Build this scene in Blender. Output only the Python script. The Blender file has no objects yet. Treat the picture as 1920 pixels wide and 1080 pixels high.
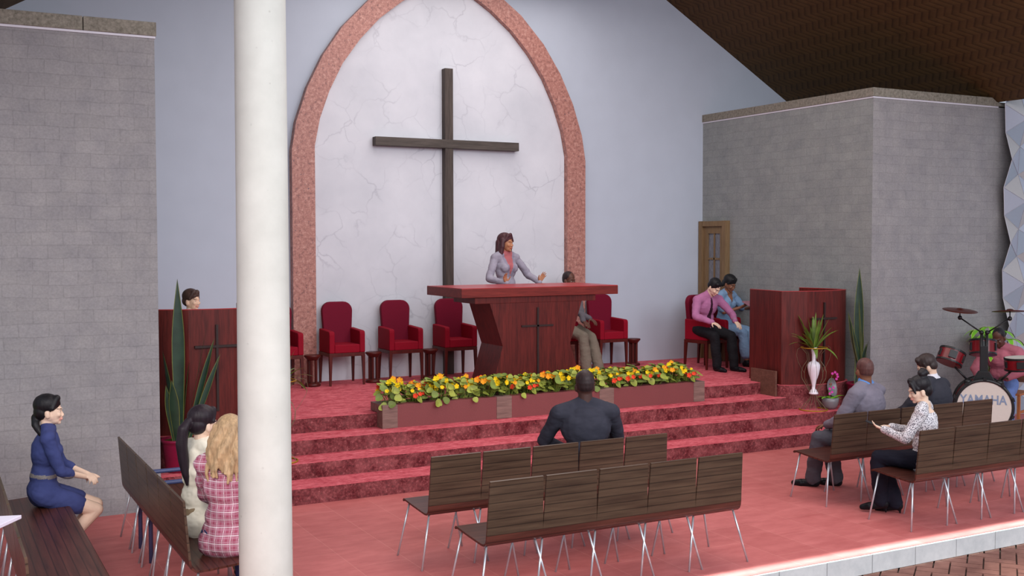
import bpy, math, random
from mathutils import Vector, Matrix, noise
random.seed(7)
V = Vector
sc = bpy.context.scene
COL = sc.collection
PI = math.pi

# ------------------------------------------------------------------ materials
class NT:
    def __init__(s, name, rough=0.6, spec=0.3, metal=0.0):
        s.m = bpy.data.materials.new(name); s.m.use_nodes = True
        s.t = s.m.node_tree; s.b = s.t.nodes['Principled BSDF']
        s.b.inputs['Roughness'].default_value = rough
        s.b.inputs['Specular IOR Level'].default_value = spec
        s.b.inputs['Metallic'].default_value = metal
    def n(s, typ, **kw):
        nd = s.t.nodes.new(typ)
        for k, v in kw.items():
            if hasattr(nd, k): setattr(nd, k, v)
            else: nd.inputs[k].default_value = v
        return nd
    def l(s, a, b): s.t.links.new(a, b)
    def coord(s, scale=(1, 1, 1), rot=(0, 0, 0), kind='Object', loc=(0, 0, 0)):
        tc = s.n('ShaderNodeTexCoord'); mp = s.n('ShaderNodeMapping')
        mp.inputs['Scale'].default_value = scale; mp.inputs['Rotation'].default_value = rot
        mp.inputs['Location'].default_value = loc
        s.l(tc.outputs[kind], mp.inputs['Vector']); return mp.outputs['Vector']
    def noise(s, vec, scale, detail=4, rough=.5):
        nd = s.n('ShaderNodeTexNoise'); nd.inputs['Scale'].default_value = scale
        nd.inputs['Detail'].default_value = detail; nd.inputs['Roughness'].default_value = rough
        s.l(vec, nd.inputs['Vector']); return nd.outputs['Fac']
    def ramp(s, fac, stops, const=False):
        r = s.n('ShaderNodeValToRGB'); el = r.color_ramp.elements
        if const: r.color_ramp.interpolation = 'CONSTANT'
        while len(el) < len(stops): el.new(0.5)
        for e, (p, c) in zip(el, stops):
            e.position = p; e.color = (*c, 1) if len(c) == 3 else c
        s.l(fac, r.inputs['Fac']); return r.outputs['Color']
    def mix(s, fac, a, b, mode='MIX'):
        m = s.n('ShaderNodeMix'); m.data_type = 'RGBA'; m.blend_type = mode
        for sock, val in ((m.inputs[0], fac), (m.inputs[6], a), (m.inputs[7], b)):
            if hasattr(val, 'links'): s.l(val, sock)
            elif isinstance(val, (int, float)): sock.default_value = val
            else: sock.default_value = (*val, 1)
        return m.outputs[2]
    def color(s, c):
        if hasattr(c, 'links'): s.l(c, s.b.inputs['Base Color'])
        else: s.b.inputs['Base Color'].default_value = (*c, 1)
    def bump(s, fac, strength=.3, dist=.01):
        b = s.n('ShaderNodeBump'); b.inputs['Strength'].default_value = strength
        b.inputs['Distance'].default_value = dist
        s.l(fac, b.inputs['Height']); s.l(b.outputs['Normal'], s.b.inputs['Normal'])

def srgb(r, g, b):
    f = lambda c: (c / 255 / 12.92) if c / 255 <= .04045 else ((c / 255 + .055) / 1.055) ** 2.4
    return (f(r), f(g), f(b))

def plain(name, c, rough=.6, spec=.3, metal=0, var=.12, scale=30, bump=0.0):
    t = NT(name, rough, spec, metal)
    v = t.coord(); f = t.noise(v, scale)
    lo = tuple(x * (1 - var) for x in c); hi = tuple(min(1, x * (1 + var)) for x in c)
    t.color(t.ramp(f, [(.3, lo), (.7, hi)]))
    if bump: t.bump(f, bump, .004)
    return t.m

def mat_wood(name, dark, light, axis='X', rough=.45, scale=1.0, planks=0.0, spec=.3):
    """grain runs along axis; planks = plank width across (grooves), 0 for none"""
    t = NT(name, rough, spec)
    s = {'X': (.6, 9, 9), 'Y': (9, .6, 9), 'Z': (9, 9, .6)}[axis]
    v = t.coord(tuple(c * scale for c in s))
    f = t.noise(v, 2.6, 6, .6); f2 = t.noise(v, 9, 3, .6)
    c = t.ramp(f, [(.3, dark), (.72, light)])
    c = t.mix(.35, c, t.ramp(f2, [(.35, tuple(x * .55 for x in dark)), (.65, light)]))
    t.color(c); t.bump(f2, .08, .003)
    return t.m

def mat_planks(name, dark, light, along, wid=.055, rough=.38, spec=.4):
    """fine planks running along 'X' (grain) with dark grooves every wid metres, measured on surface arc UV (v)"""
    t = NT(name, rough, spec)
    uv = t.coord(kind='UV')
    mp = t.n('ShaderNodeMapping'); mp.inputs['Scale'].default_value = (.8, 12, 1); t.l(uv, mp.inputs['Vector'])
    f = t.noise(mp.outputs['Vector'], 2.2, 6, .6)
    c = t.ramp(f, [(.3, dark), (.7, light)])
    w = t.n('ShaderNodeTexWave'); w.wave_type = 'BANDS'; w.bands_direction = 'Y'; w.wave_profile = 'SAW'
    w.inputs['Scale'].default_value = 1.0 / (wid) * .159 * 2 * PI / (2 * PI) * 2 * PI * .1592 * 1
    w.inputs['Scale'].default_value = (2 * PI / wid) / 20.0
    t.l(uv, w.inputs['Vector'])
    g = t.ramp(w.outputs['Fac'], [(0, (.25, .25, .25)), (.10, (1, 1, 1)), (.90, (1, 1, 1)), (1, (.25, .25, .25))])
    t.color(t.mix(1.0, c, g, 'MULTIPLY')); t.bump(f, .06, .003)
    return t.m

def mat_blocks(name, base, bw=.42, bh=.2, rotx=0, rotz=0, roty=0):
    t = NT(name, .85, .2)
    v = t.coord(rot=(rotx, roty, rotz))
    br = t.n('ShaderNodeTexBrick'); br.offset = .5
    br.inputs['Scale'].default_value = 1; br.inputs['Brick Width'].default_value = bw
    br.inputs['Row Height'].default_value = bh; br.inputs['Mortar Size'].default_value = .006
    br.inputs['Mortar Smooth'].default_value = .6
    br.inputs['Color1'].default_value = (*[c * 1.0 for c in base], 1)
    br.inputs['Color2'].default_value = (*[c * .93 for c in base], 1)
    br.inputs['Mortar'].default_value = (*[c * .84 for c in base], 1)
    # slightly wobbly joints
    nv = t.n('ShaderNodeTexNoise'); nv.inputs['Scale'].default_value = 3; t.l(v, nv.inputs['Vector'])
    ad = t.n('ShaderNodeVectorMath'); ad.operation = 'MULTIPLY_ADD'
    t.l(nv.outputs['Color'], ad.inputs[0]); ad.inputs[1].default_value = (.05, .05, .05); t.l(v, ad.inputs[2])
    t.l(ad.outputs[0], br.inputs['Vector'])
    f = t.noise(v, 5, 6, .6)
    c = t.mix(1, br.outputs['Color'], t.ramp(f, [(.3, (.86, .86, .88)), (.7, (1.06, 1.05, 1.03))]), 'MULTIPLY')
    f3 = t.noise(v, 60, 2)
    c = t.mix(.5, c, t.ramp(f3, [(.3, (.75, .75, .75)), (.7, (1.1, 1.1, 1.1))]), 'MULTIPLY')
    t.color(c); t.bump(br.outputs['Fac'], -.25, .01)
    return t.m

M = {}
M['wall'] = plain('painted_plaster', srgb(186, 195, 208), .9, .1, var=.02, scale=3)
M['blocks_x'] = mat_blocks('stone_blocks', srgb(153, 151, 152), rotx=PI / 2, bw=.24, bh=.112)
M['blocks_y'] = mat_blocks('stone_blocks_side', srgb(148, 152, 151), rotx=0, roty=PI / 2, rotz=PI / 2, bw=.24, bh=.112)
def f_():
    t = NT('coping_concrete', .9, .1); v = t.coord(); f = t.noise(v, 28, 8, .75)
    t.color(t.ramp(f, [(.3, srgb(98, 94, 84)), (.5, srgb(134, 129, 118)), (.7, srgb(158, 152, 140))])); t.bump(f, .3, .01); return t.m
M['coping'] = f_()
def f_():
    t = NT('pink_granite', .45, .4); v = t.coord(); f = t.noise(v, 22, 8, .8); g = t.noise(v, 45, 3, .6)
    c = t.ramp(f, [(.36, srgb(92, 72, 74)), (.44, srgb(156, 104, 94)), (.54, srgb(178, 126, 114)), (.66, srgb(204, 164, 152))])
    c = t.mix(t.ramp(g, [(.66, (0, 0, 0)), (.72, (1, 1, 1))]), c, srgb(70, 66, 80))
    t.color(c); return t.m
M['granite'] = f_()
def f_():
    t = NT('veined_white_marble', .5, .3); v = t.coord()
    nz = t.n('ShaderNodeTexNoise'); nz.inputs['Scale'].default_value = 1.7; nz.inputs['Detail'].default_value = 5; t.l(v, nz.inputs['Vector'])
    ad = t.n('ShaderNodeVectorMath'); ad.operation = 'MULTIPLY_ADD'; t.l(nz.outputs['Color'], ad.inputs[0])
    ad.inputs[1].default_value = (.55, .55, .55); t.l(v, ad.inputs[2])
    vo = t.n('ShaderNodeTexVoronoi'); vo.feature = 'DISTANCE_TO_EDGE'; vo.inputs['Scale'].default_value = 2.5; t.l(ad.outputs[0], vo.inputs['Vector'])
    line = t.ramp(vo.outputs['Distance'], [(0, (1, 1, 1)), (.014, (.35, .35, .35)), (.035, (0, 0, 0))])
    mask = t.ramp(t.noise(v, 1.6, 3), [(.45, (0, 0, 0)), (.66, (.5, .5, .5))])
    k = t.mix(1, line, mask, 'MULTIPLY')
    base = t.ramp(t.noise(v, 1.2, 5, .6), [(.3, srgb(194, 198, 206)), (.7, srgb(212, 215, 222))])
    t.color(t.mix(k, base, srgb(150, 152, 164))); return t.m
M['marble'] = f_()
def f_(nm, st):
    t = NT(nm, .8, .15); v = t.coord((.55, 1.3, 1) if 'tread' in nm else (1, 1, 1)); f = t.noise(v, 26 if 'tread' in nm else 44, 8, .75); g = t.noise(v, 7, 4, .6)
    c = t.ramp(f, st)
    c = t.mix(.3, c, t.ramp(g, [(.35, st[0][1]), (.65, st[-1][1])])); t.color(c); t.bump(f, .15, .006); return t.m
M['tread'] = f_('red_tread', [(.36, srgb(150, 50, 62)), (.5, srgb(206, 84, 96)), (.64, srgb(234, 134, 142))])  # same red as the riser, painted brighter for light from above
M['riser'] = f_('red_riser_shaded', [(.36, srgb(58, 16, 22)), (.5, srgb(108, 38, 44)), (.58, srgb(134, 62, 66)), (.68, srgb(190, 120, 120))])  # same red as the tread, darkened for upright shade; speckle its own
def f_():
    t = NT('terracotta_tile', .5, .3); v = t.coord(rot=(0, 0, PI / 2), loc=(0, 0, 0))
    br = t.n('ShaderNodeTexBrick'); br.offset = .5; br.inputs['Scale'].default_value = 1
    br.inputs['Brick Width'].default_value = .84; br.inputs['Row Height'].default_value = .42
    br.inputs['Mortar Size'].default_value = .003; br.inputs['Mortar Smooth'].default_value = .3
    br.inputs['Color1'].default_value = (*srgb(206, 116, 114), 1); br.inputs['Color2'].default_value = (*srgb(186, 98, 96), 1)
    br.inputs['Mortar'].default_value = (*srgb(220, 146, 136), 1)
    mp = t.n('ShaderNodeMapping'); mp.inputs['Location'].default_value = (.1, .175, 0); t.l(v, mp.inputs['Vector']); t.l(mp.outputs[0], br.inputs['Vector'])
    f = t.noise(t.coord((1, 2.4, 1)), 3.2, 6, .65)
    t.color(t.mix(.45, br.outputs['Color'], t.ramp(f, [(.3, srgb(160, 76, 74)), (.7, srgb(214, 128, 124))])))
    return t.m
M['tile'] = f_()
def f_():
    t = NT('kerb_concrete', .8, .2); v = t.coord(); f = t.noise(v, 6, 8, .7)
    t.color(t.ramp(f, [(.3, srgb(184, 188, 188)), (.7, srgb(212, 214, 212))])); return t.m
M['kerb'] = f_()
def f_():
    t = NT('woven_brown_ceiling', .7, .2); v = t.coord(rot=(0, 0, 0))
    sp = t.n('ShaderNodeSeparateXYZ'); t.l(v, sp.inputs[0])
    def mt(op, a, b):
        m_ = t.n('ShaderNodeMath'); m_.operation = op
        for k, q in enumerate((a, b)):
            if hasattr(q, 'links'): t.l(q, m_.inputs[k])
            else: m_.inputs[k].default_value = q
        return m_.outputs[0]
    pp = mt('PINGPONG', mt('ADD', sp.outputs['X'], 50), .13)
    fr = mt('FRACT', mt('DIVIDE', mt('ADD', mt('ADD', sp.outputs['Y'], 50), pp), .12), 1)
    f = t.noise(v, 6, 5, .7); col = t.ramp(fr, [(0, srgb(34, 24, 12)), (.2, srgb(92, 70, 42)), (.8, srgb(80, 60, 34)), (1, srgb(48, 34, 18))])
    t.color(t.mix(.4, col, t.ramp(f, [(.3, srgb(62, 46, 26)), (.7, srgb(96, 72, 44))]))); t.bump(fr, .5, .02); return t.m
M['ceiling'] = f_()
def f_():
    t = NT('pitted_concrete', .85, .2); v = t.coord()
    f = t.noise(v, 3, 6, .6); vo = t.n('ShaderNodeTexVoronoi'); vo.inputs['Scale'].default_value = 14; t.l(v, vo.inputs['Vector'])
    p = t.ramp(vo.outputs['Distance'], [(.07, (1, 1, 1)), (.13, (0, 0, 0))])
    m2 = t.ramp(t.noise(v, 9, 2), [(.52, (0, 0, 0)), (.62, (.6, .6, .6))])
    c = t.ramp(f, [(.3, srgb(196, 196, 188)), (.7, srgb(212, 212, 204))])
    k = t.mix(1, p, m2, 'MULTIPLY'); t.color(t.mix(k, c, srgb(160, 158, 150))); t.bump(f, .1, .01); return t.m
M['column'] = f_()
M['cross'] = mat_wood('weathered_dark_wood', srgb(52, 44, 40), srgb(88, 78, 72), 'Z', .6)
M['cross_x'] = mat_wood('weathered_dark_wood_bar', srgb(60, 54, 50), srgb(92, 84, 78), 'X', .6)
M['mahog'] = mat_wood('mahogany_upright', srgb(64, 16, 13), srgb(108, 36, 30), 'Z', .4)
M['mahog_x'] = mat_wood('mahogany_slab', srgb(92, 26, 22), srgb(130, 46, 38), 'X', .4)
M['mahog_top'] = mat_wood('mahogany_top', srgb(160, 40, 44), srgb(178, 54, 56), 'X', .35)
M['inlay'] = plain('dark_inlay', srgb(46, 30, 28), .5)
M['chairwood'] = mat_wood('chair_wood', srgb(64, 18, 16), srgb(96, 34, 28), 'Z', .4)
M['velvet'] = plain('crimson_upholstery', srgb(136, 4, 32), .75, .2, var=.06, scale=60)
M['velvet_d'] = plain('crimson_upholstery_deep', srgb(108, 8, 38), .75, .2, var=.06, scale=60)
M['walnut'] = mat_planks('walnut_planks', srgb(58, 42, 32), srgb(92, 72, 56), 'X')
M['walnut_seat'] = mat_planks('walnut_seat_planks', srgb(60, 30, 24), srgb(96, 52, 42), 'X')
M['steel'] = plain('brushed_steel', srgb(200, 204, 210), .3, .5, .6, var=.04)
M['oak'] = mat_wood('oak_frame', srgb(118, 94, 66), srgb(142, 116, 84), 'Z', .6)
def f_():
    t = NT('patterned_glass', .15, .5); v = t.coord((3, 3, 1)); f = t.noise(v, 16, 5, .7)
    t.color(t.ramp(f, [(.35, srgb(110, 110, 116)), (.62, srgb(136, 136, 142)), (.74, srgb(190, 190, 196))])); t.bump(f, .5, .01)
    t.b.inputs['Transmission Weight'].default_value = .15; return t.m
M['glass'] = f_()
M['planterwood'] = mat_wood('planter_post_wood', srgb(110, 84, 78), srgb(150, 120, 110), 'X', .6)
M['planterpanel'] = plain('planter_panel_leather', srgb(126, 66, 66), .55, .4, var=.1, scale=140, bump=.3)
M['boardwood'] = mat_wood('board_wood', srgb(90, 58, 48), srgb(118, 82, 68), 'X', .6)
M['leaf'] = plain('nasturtium_leaf', srgb(146, 156, 66), .5, .3, var=.35, scale=9)
M['leaf2'] = plain('nasturtium_leaf_dark', srgb(112, 130, 60), .5, .3, var=.3, scale=9)
M['stem'] = plain('green_stem', srgb(110, 130, 50), .5)
M['yellow'] = plain('yellow_petal', srgb(240, 206, 24), .6, .2, var=.12, scale=40)
M['orange'] = plain('orange_petal', srgb(242, 158, 34), .6, .2, var=.15, scale=40)
M['redfl'] = plain('scarlet_petal', srgb(226, 70, 40), .6, .2, var=.15, scale=40)
M['soil'] = plain('soil', srgb(88, 68, 40), .9, .1, var=.4, scale=50)
M['sans'] = plain('snake_plant_green', srgb(34, 56, 40), .35, .5, var=.35, scale=8)
M['sans_edge'] = plain('snake_plant_margin', srgb(98, 104, 50), .4, .4)
M['magenta'] = plain('magenta_glaze', srgb(122, 14, 52), .3, .5, var=.08)
M['whiteglaze'] = plain('white_glaze', srgb(236, 232, 240), .25, .5, var=.02)
M['gold'] = plain('gold_metal', srgb(176, 132, 36), .4, .5, .4, var=.1)
M['wire'] = plain('thin_wire', srgb(120, 108, 84), .5, .4, .3)
M['dracleaf'] = plain('strap_leaf', srgb(98, 122, 46), .45, .4, var=.45, scale=7)
M['limeleaf'] = plain('lime_leaf', srgb(116, 190, 40), .45, .4, var=.2, scale=8)
M['limeedge'] = plain('cream_leaf_edge', srgb(200, 208, 120), .5)
M['grayshell'] = plain('grey_ceramic', srgb(122, 120, 124), .3, .5, var=.04)
M['orchid'] = plain('orchid_petal', srgb(206, 66, 160), .5, .3)
M['bluesteel'] = plain('blue_painted_steel', srgb(66, 74, 112), .35, .5, var=.06)
M['whiteboard'] = plain('white_laminate', srgb(226, 220, 236), .4, .4, var=.02)
M['black'] = plain('black_hardware', srgb(22, 22, 24), .4, .4)
M['drumred'] = plain('red_drum_shell', srgb(112, 8, 20), .25, .5, var=.08)
M['drumskin'] = plain('drum_skin', srgb(206, 200, 190), .7, .2, var=.02)
M['drumtext'] = plain('blue_grey_lettering', srgb(128, 144, 168), .7)
M['cymbal'] = plain('bronze_cymbal', srgb(84, 32, 20), .4, .5, .5, var=.1)
M['chairorange'] = mat_wood('honey_wood', srgb(160, 92, 50), srgb(188, 116, 68), 'Z', .5)
M['screen_a'] = plain('screen_facet_blue', srgb(150, 162, 176), .35, .4, var=.02)
M['screen_b'] = plain('screen_facet_grey', srgb(170, 168, 168), .35, .4, var=.02)
M['screen_c'] = plain('screen_facet_pale', srgb(164, 170, 184), .35, .4, var=.02)
M['screen_l'] = plain('screen_seam', srgb(214, 212, 220), .5, var=.02)
def f_():
    t = NT('brick_paver', .85, .2); v = t.coord(); f = t.noise(v, 4, 4, .6)
    t.color(t.ramp(f, [(.3, srgb(112, 76, 68)), (.7, srgb(150, 108, 96))])); t.bump(t.noise(v, 60, 4), .3, .004); return t.m
M['paver'] = f_()
M['joint'] = plain('paver_joint', srgb(84, 66, 60), .9)

# ------------------------------------------------------------------ mesh helpers
class MB:
    def __init__(s): s.v = []; s.f = []; s.mi = []; s.uv = None
    def add(s, vs, fs, mi=0):
        o = len(s.v); s.v += [tuple(p) for p in vs]; s.f += [tuple(i + o for i in f) for f in fs]; s.mi += [mi] * len(fs); return s
    def box(s, a, b, mi=0, mat=None):
        x0, y0, z0 = a; x1, y1, z1 = b
        vs = [V(p) for p in ((x0, y0, z0), (x1, y0, z0), (x1, y1, z0), (x0, y1, z0), (x0, y0, z1), (x1, y0, z1), (x1, y1, z1), (x0, y1, z1))]
        if mat is not None: vs = [mat @ p for p in vs]
        return s.add(vs, [(0, 3, 2, 1), (4, 5, 6, 7), (0, 1, 5, 4), (1, 2, 6, 5), (2, 3, 7, 6), (3, 0, 4, 7)], mi)
    def prism(s, poly, h0, h1, axis='Z', mi=0):
        """poly list of 2D; extruded along axis from h0 to h1"""
        n = len(poly)
        def P(p, h):
            if axis == 'Z': return (p[0], p[1], h)
            if axis == 'Y': return (p[0], h, p[1])
            return (h, p[0], p[1])
        vs = [P(p, h0) for p in poly] + [P(p, h1) for p in poly]
        fs = [tuple(range(n))[::-1], tuple(range(n, 2 * n))] + [(i, (i + 1) % n, n + (i + 1) % n, n + i) for i in range(n)]
        return s.add(vs, fs, mi)
    def lathe(s, prof, c=(0, 0, 0), n=24, mi=0, mat=None, cap=True):
        """prof: list (r,z)"""
        vs = []; fs = []
        for r, z in prof:
            for k in range(n):
                a = 2 * PI * k / n; vs.append(V((c[0] + r * math.cos(a), c[1] + r * math.sin(a), c[2] + z)))
        for i in range(len(prof) - 1):
            for k in range(n):
                fs.append((i * n + k, i * n + (k + 1) % n, (i + 1) * n + (k + 1) % n, (i + 1) * n + k))
        if cap: fs.append(tuple(range(n))[::-1]); fs.append(tuple((len(prof) - 1) * n + k for k in range(n)))
        if mat is not None: vs = [mat @ p for p in vs]
        return s.add(vs, fs, mi)
    def tube(s, pts, r, n=8, mi=0, closed=False):
        pts = [V(p) for p in pts]; rs = r if isinstance(r, (list, tuple)) else [r] * len(pts)
        vs = []; fs = []; N = len(pts); up = None
        for i, p in enumerate(pts):
            if closed: d = pts[(i + 1) % N] - pts[i - 1]
            else: d = pts[min(i + 1, N - 1)] - pts[max(i - 1, 0)]
            d.normalize()
            if up is None: up = d.orthogonal().normalized()
            a = (up - d * up.dot(d)).normalized(); up = a; b = d.cross(a)
            for k in range(n):
                t = 2 * PI * k / n; vs.append(p + (a * math.cos(t) + b * math.sin(t)) * rs[i])
        for i in range(N if closed else N - 1):
            j = (i + 1) % N
            for k in range(n): fs.append((i * n + k, i * n + (k + 1) % n, j * n + (k + 1) % n, j * n + k))
        if not closed: fs.append(tuple(range(n))[::-1]); fs.append(tuple((N - 1) * n + k for k in range(n)))
        return s.add(vs, fs, mi)
    def capsule(s, p0, p1, r0, r1, n=14, k=4):
        p0 = V(p0); p1 = V(p1); d = p1 - p0
        if d.length < 1e-5: d = V((0, 0, 1e-4))
        d = d.normalized(); a = d.orthogonal().normalized(); b = d.cross(a)
        rings = []
        for i in range(1, k + 1):
            t = PI / 2 * i / k; rings.append((p0 - d * r0 * math.cos(t), r0 * math.sin(t)))
        for i in range(0, k):
            t = PI / 2 * i / k; rings.append((p1 + d * r1 * math.sin(t), r1 * math.cos(t)))
        vs = [p0 - d * r0]; fs = []
        for c, r in rings:
            for q in range(n):
                t = 2 * PI * q / n; vs.append(c + (a * math.cos(t) + b * math.sin(t)) * r)
        vs.append(p1 + d * r1); L = len(vs) - 1; R = len(rings)
        for q in range(n): fs.append((0, 1 + (q + 1) % n, 1 + q))
        for i in range(R - 1):
            for q in range(n): fs.append((1 + i * n + q, 1 + i * n + (q + 1) % n, 1 + (i + 1) * n + (q + 1) % n, 1 + (i + 1) * n + q))
        for q in range(n): fs.append((L, 1 + (R - 1) * n + q, 1 + (R - 1) * n + (q + 1) % n))
        return s.add(vs, fs)
    def ell(s, c, r, R=None, n=18, k=12, mi=0):
        R = R or Matrix.Identity(3); c = V(c); vs = [c + R @ V((0, 0, -r[2]))]; fs = []
        for i in range(1, k):
            t = -PI / 2 + PI * i / k
            for q in range(n):
                p = 2 * PI * q / n; vs.append(c + R @ V((r[0] * math.cos(t) * math.cos(p), r[1] * math.cos(t) * math.sin(p), r[2] * math.sin(t))))
        vs.append(c + R @ V((0, 0, r[2]))); L = len(vs) - 1
        for q in range(n): fs.append((0, 1 + (q + 1) % n, 1 + q)); fs.append((L, 1 + (k - 2) * n + q, 1 + (k - 2) * n + (q + 1) % n))
        for i in range(k - 2):
            for q in range(n): fs.append((1 + i * n + q, 1 + i * n + (q + 1) % n, 1 + (i + 1) * n + (q + 1) % n, 1 + (i + 1) * n + q))
        return s.add(vs, fs, mi)
    def mesh(s, name):
        me = bpy.data.meshes.new(name); me.from_pydata(s.v, [], s.f)
        me.polygons.foreach_set('material_index', s.mi); me.update(); return me
    def build(s, name, mats, parent=None, smooth=False, bevel=0.0, seg=2, fix=True):
        me = s.mesh(name)
        if s.uv:
            ul = me.uv_layers.new(name='UVMap')
            for lp in me.loops: ul.data[lp.index].uv = s.uv[lp.vertex_index]
        return link(name, me, mats, parent, smooth, bevel, seg)

def link(name, me, mats, parent=None, smooth=False, bevel=0.0, seg=2):
    if not isinstance(mats, (list, tuple)): mats = [mats]
    for m in mats: me.materials.append(M[m] if isinstance(m, str) else m)
    if smooth:
        me.polygons.foreach_set('use_smooth', [True] * len(me.polygons))
    o = bpy.data.objects.new(name, me); COL.objects.link(o)
    if parent: o.parent = parent
    if bevel:
        b = o.modifiers.new('bevel', 'BEVEL'); b.width = bevel; b.segments = seg; b.limit_method = 'ANGLE'; b.angle_limit = .6
    return o

def tag(o, label=None, cat=None, group=None, kind=None):
    if label: o['label'] = label
    if cat: o['category'] = cat
    if group: o['group'] = group
    if kind: o['kind'] = kind
    return o

def empty(name, loc, rz=0, label=None, cat=None, group=None):
    o = bpy.data.objects.new(name, None); COL.objects.link(o); o.empty_display_size = .1
    o.location = loc; o.rotation_euler = (0, 0, rz); tag(o, label, cat, group); return o

KIDS = {}
def copy_tree(o, parent=None):
    c = o.copy(); COL.objects.link(c)
    if parent: c.parent = parent
    for ch in [x for x in list(COL.objects) if x.parent == o]: copy_tree(ch, c)
    return c

def struct(o): o['kind'] = 'structure'; return o

# ------------------------------------------------------------------ constants of the place (metres)
CX = 6.29; YB = 13.70; ZS = .60; XL = 1.84; XR = 10.66; YW = 10.24; YWL = 10.14
RIS = [(9.71, .15), (10.10, .30), (10.49, .45), (10.88, .60)]

# ------------------------------------------------------------------ setting
struct(MB().box((-7, 6.1, -.145), (17, 14.2, 0)).build('floor', 'tile'))
m = MB().box((-7, 3.6, -.145), (1.9, 6.1, 0)); struct(m.build('floor', 'tile'))
# kerb facing with joints
m = MB(); x = 1.9 + .02
xs = [1.9] + [5.443 - .465 * k for k in range(7, -1, -1)] + [5.443 + .465 * k for k in range(1, 26)]
for a, b in zip(xs[:-1], xs[1:]): m.box((a + .003, 6.075, -.145), (b - .003, 6.098, -.001))
struct(m.build('trim_1', 'kerb', bevel=.002))
# ground with herringbone pavers
struct(MB().box((-9, -6, -.30), (20, 6.3, -.165)).build('ground', 'joint'))
m = MB(); L, W = .24, .12; g = .006
c45 = Matrix.Rotation(math.radians(38), 3, 'Z')
for i in range(-60, 60):
    for j in range(-30, 30):
        # herringbone cell: horizontal brick then vertical brick
        bx = i * W + j * 2 * L * 0 ; 
        ox = i * W + j * 2 * L; oy = i * W
        for (x0, y0, x1, y1) in ((ox, oy, ox + L, oy + W), (ox + L, oy - W, ox + L + W, oy + W)):
            cx = (x0 + x1) / 2; cy = (y0 + y1) / 2; p = c45 @ V((cx, cy, 0)) + V((7.5, 4.6, 0))
            if 4.6 < p.x < 12.5 and 3.4 < p.y < 6.18:
                q = [c45 @ V((a, b, 0)) + V((7.5, 4.6, 0)) for a, b in ((x0 + g, y0 + g), (x1 - g, y0 + g), (x1 - g, y1 - g), (x0 + g, y1 - g))]
                m.prism([(t.x, t.y) for t in q], -.168, -.147)
struct(m.build('floor_pavers', 'paver'))
# back wall (gable) with the pointed niche filled by a marble panel
ridge = 6.03 + .579 * (9.96 - CX)
def roofz(x): return ridge - .579 * abs(x - CX)
struct(MB().prism([(-4.5, -.1), (17, -.1), (17, roofz(17) + .1), (CX, ridge + .1), (-4.5, roofz(-4.5) + .1)], YB, YB + .25, 'Y').build('wall_back', 'wall'))
inner = [(1.87, ZS - .001), (1.87, 3.62), (1.80, 3.97), (1.67, 4.33), (1.49, 4.69), (1.25, 5.02), (.98, 5.31), (.66, 5.56), (.33, 5.76), (0, 5.90)]
outer = [(2.17, ZS - .001), (2.17, 3.56), (2.11, 3.92), (1.96, 4.36), (1.75, 4.78), (1.48, 5.17), (1.12, 5.54), (.82, 5.75), (.42, 6.00), (0, 6.20)]
def full(pr): return [(CX - a, z) for a, z in pr] + [(CX + a, z) for a, z in pr[::-1][1:]]
m = MB(); fi = full(inner); fo = full(outer); n = len(fi)
for y in (YB - .11, YB - .001):
    m.add([(x, y, z) for x, z in fi] + [(x, y, z) for x, z in fo], [(i, i + 1, n + i + 1, n + i) for i in range(n - 1)])
m.add([(x, y, z) for y in (YB - .11, YB - .001) for x, z in fi], [(i, n + i, n + i + 1, i + 1) for i in range(n - 1)])
m.add([(x, y, z) for y in (YB - .11, YB - .001) for x, z in fo], [(i, i + 1, n + i + 1, n + i) for i in range(n - 1)])
o = m.build('stone_arch', 'granite'); tag(o, 'tall pointed arch surround of speckled pink granite on the back wall', 'arch')
m = MB().prism([(CX + (x - CX) * .998, z) for x, z in fi], YB - .022, YB - .002, 'Y')
o = m.build('wall_panel', 'marble'); tag(o, 'white finely veined marble panel filling the pointed arch behind the cross', 'wall panel')
# cross
root = empty('wooden_cross', (6.29, YB - .075, ZS), 0, 'large dark weathered wooden cross standing against the marble panel', 'cross')
MB().box((-.055 - .005, -.055, 0), (.06, .05, 4.13)).build('upright', 'cross', root, bevel=.004)
MB().box((-1.06, -.065, 3.06), (1.065, .045, 3.175)).build('crossbar', 'cross_x', root, bevel=.004)
# ceiling slopes
for s, nm in ((1, 'ceiling'), (-1, 'ceiling')):
    x1 = CX + s * 6.68; th = .15
    vs = [(CX, y, ridge + dz) for y in (6.0, YB + .3) for dz in (0, th)] + [(x1, y, roofz(x1) + dz) for y in (6.0, YB + .3) for dz in (0, th)]
    m = MB().add(vs, [(0, 2, 6, 4), (1, 5, 7, 3), (0, 4, 5, 1), (2, 3, 7, 6), (4, 6, 7, 5), (0, 1, 3, 2)])
    struct(m.build(nm, 'ceiling'))
# left wall with coping
w = struct(MB().box((-3.6, YWL, 0), (XL, YWL + .35, 4.20)).build('wall_left', 'blocks_x'))
for a, b in ((-3.6, -1.15), (-1.14, .045), (.052, 1.245), (1.252, XL + .015)):
    MB().box((a, YWL - .02, 4.215), (b, YWL + .37, 4.335)).build('coping', 'coping', w, bevel=.004)
MB().box((-3.6, YWL - .008, 4.195), (XL + .008, YWL + .36, 4.215)).build('flashing', 'screen_l', w)
w2 = struct(MB().box((XL - .3, YWL + .35, 0), (XL, YB, 4.20)).build('wall_left', 'blocks_y'))
MB().box((XL - .32, YWL + .37, 4.2), (XL + .01, YB, 4.335)).build('coping', 'coping', w2)
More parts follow.
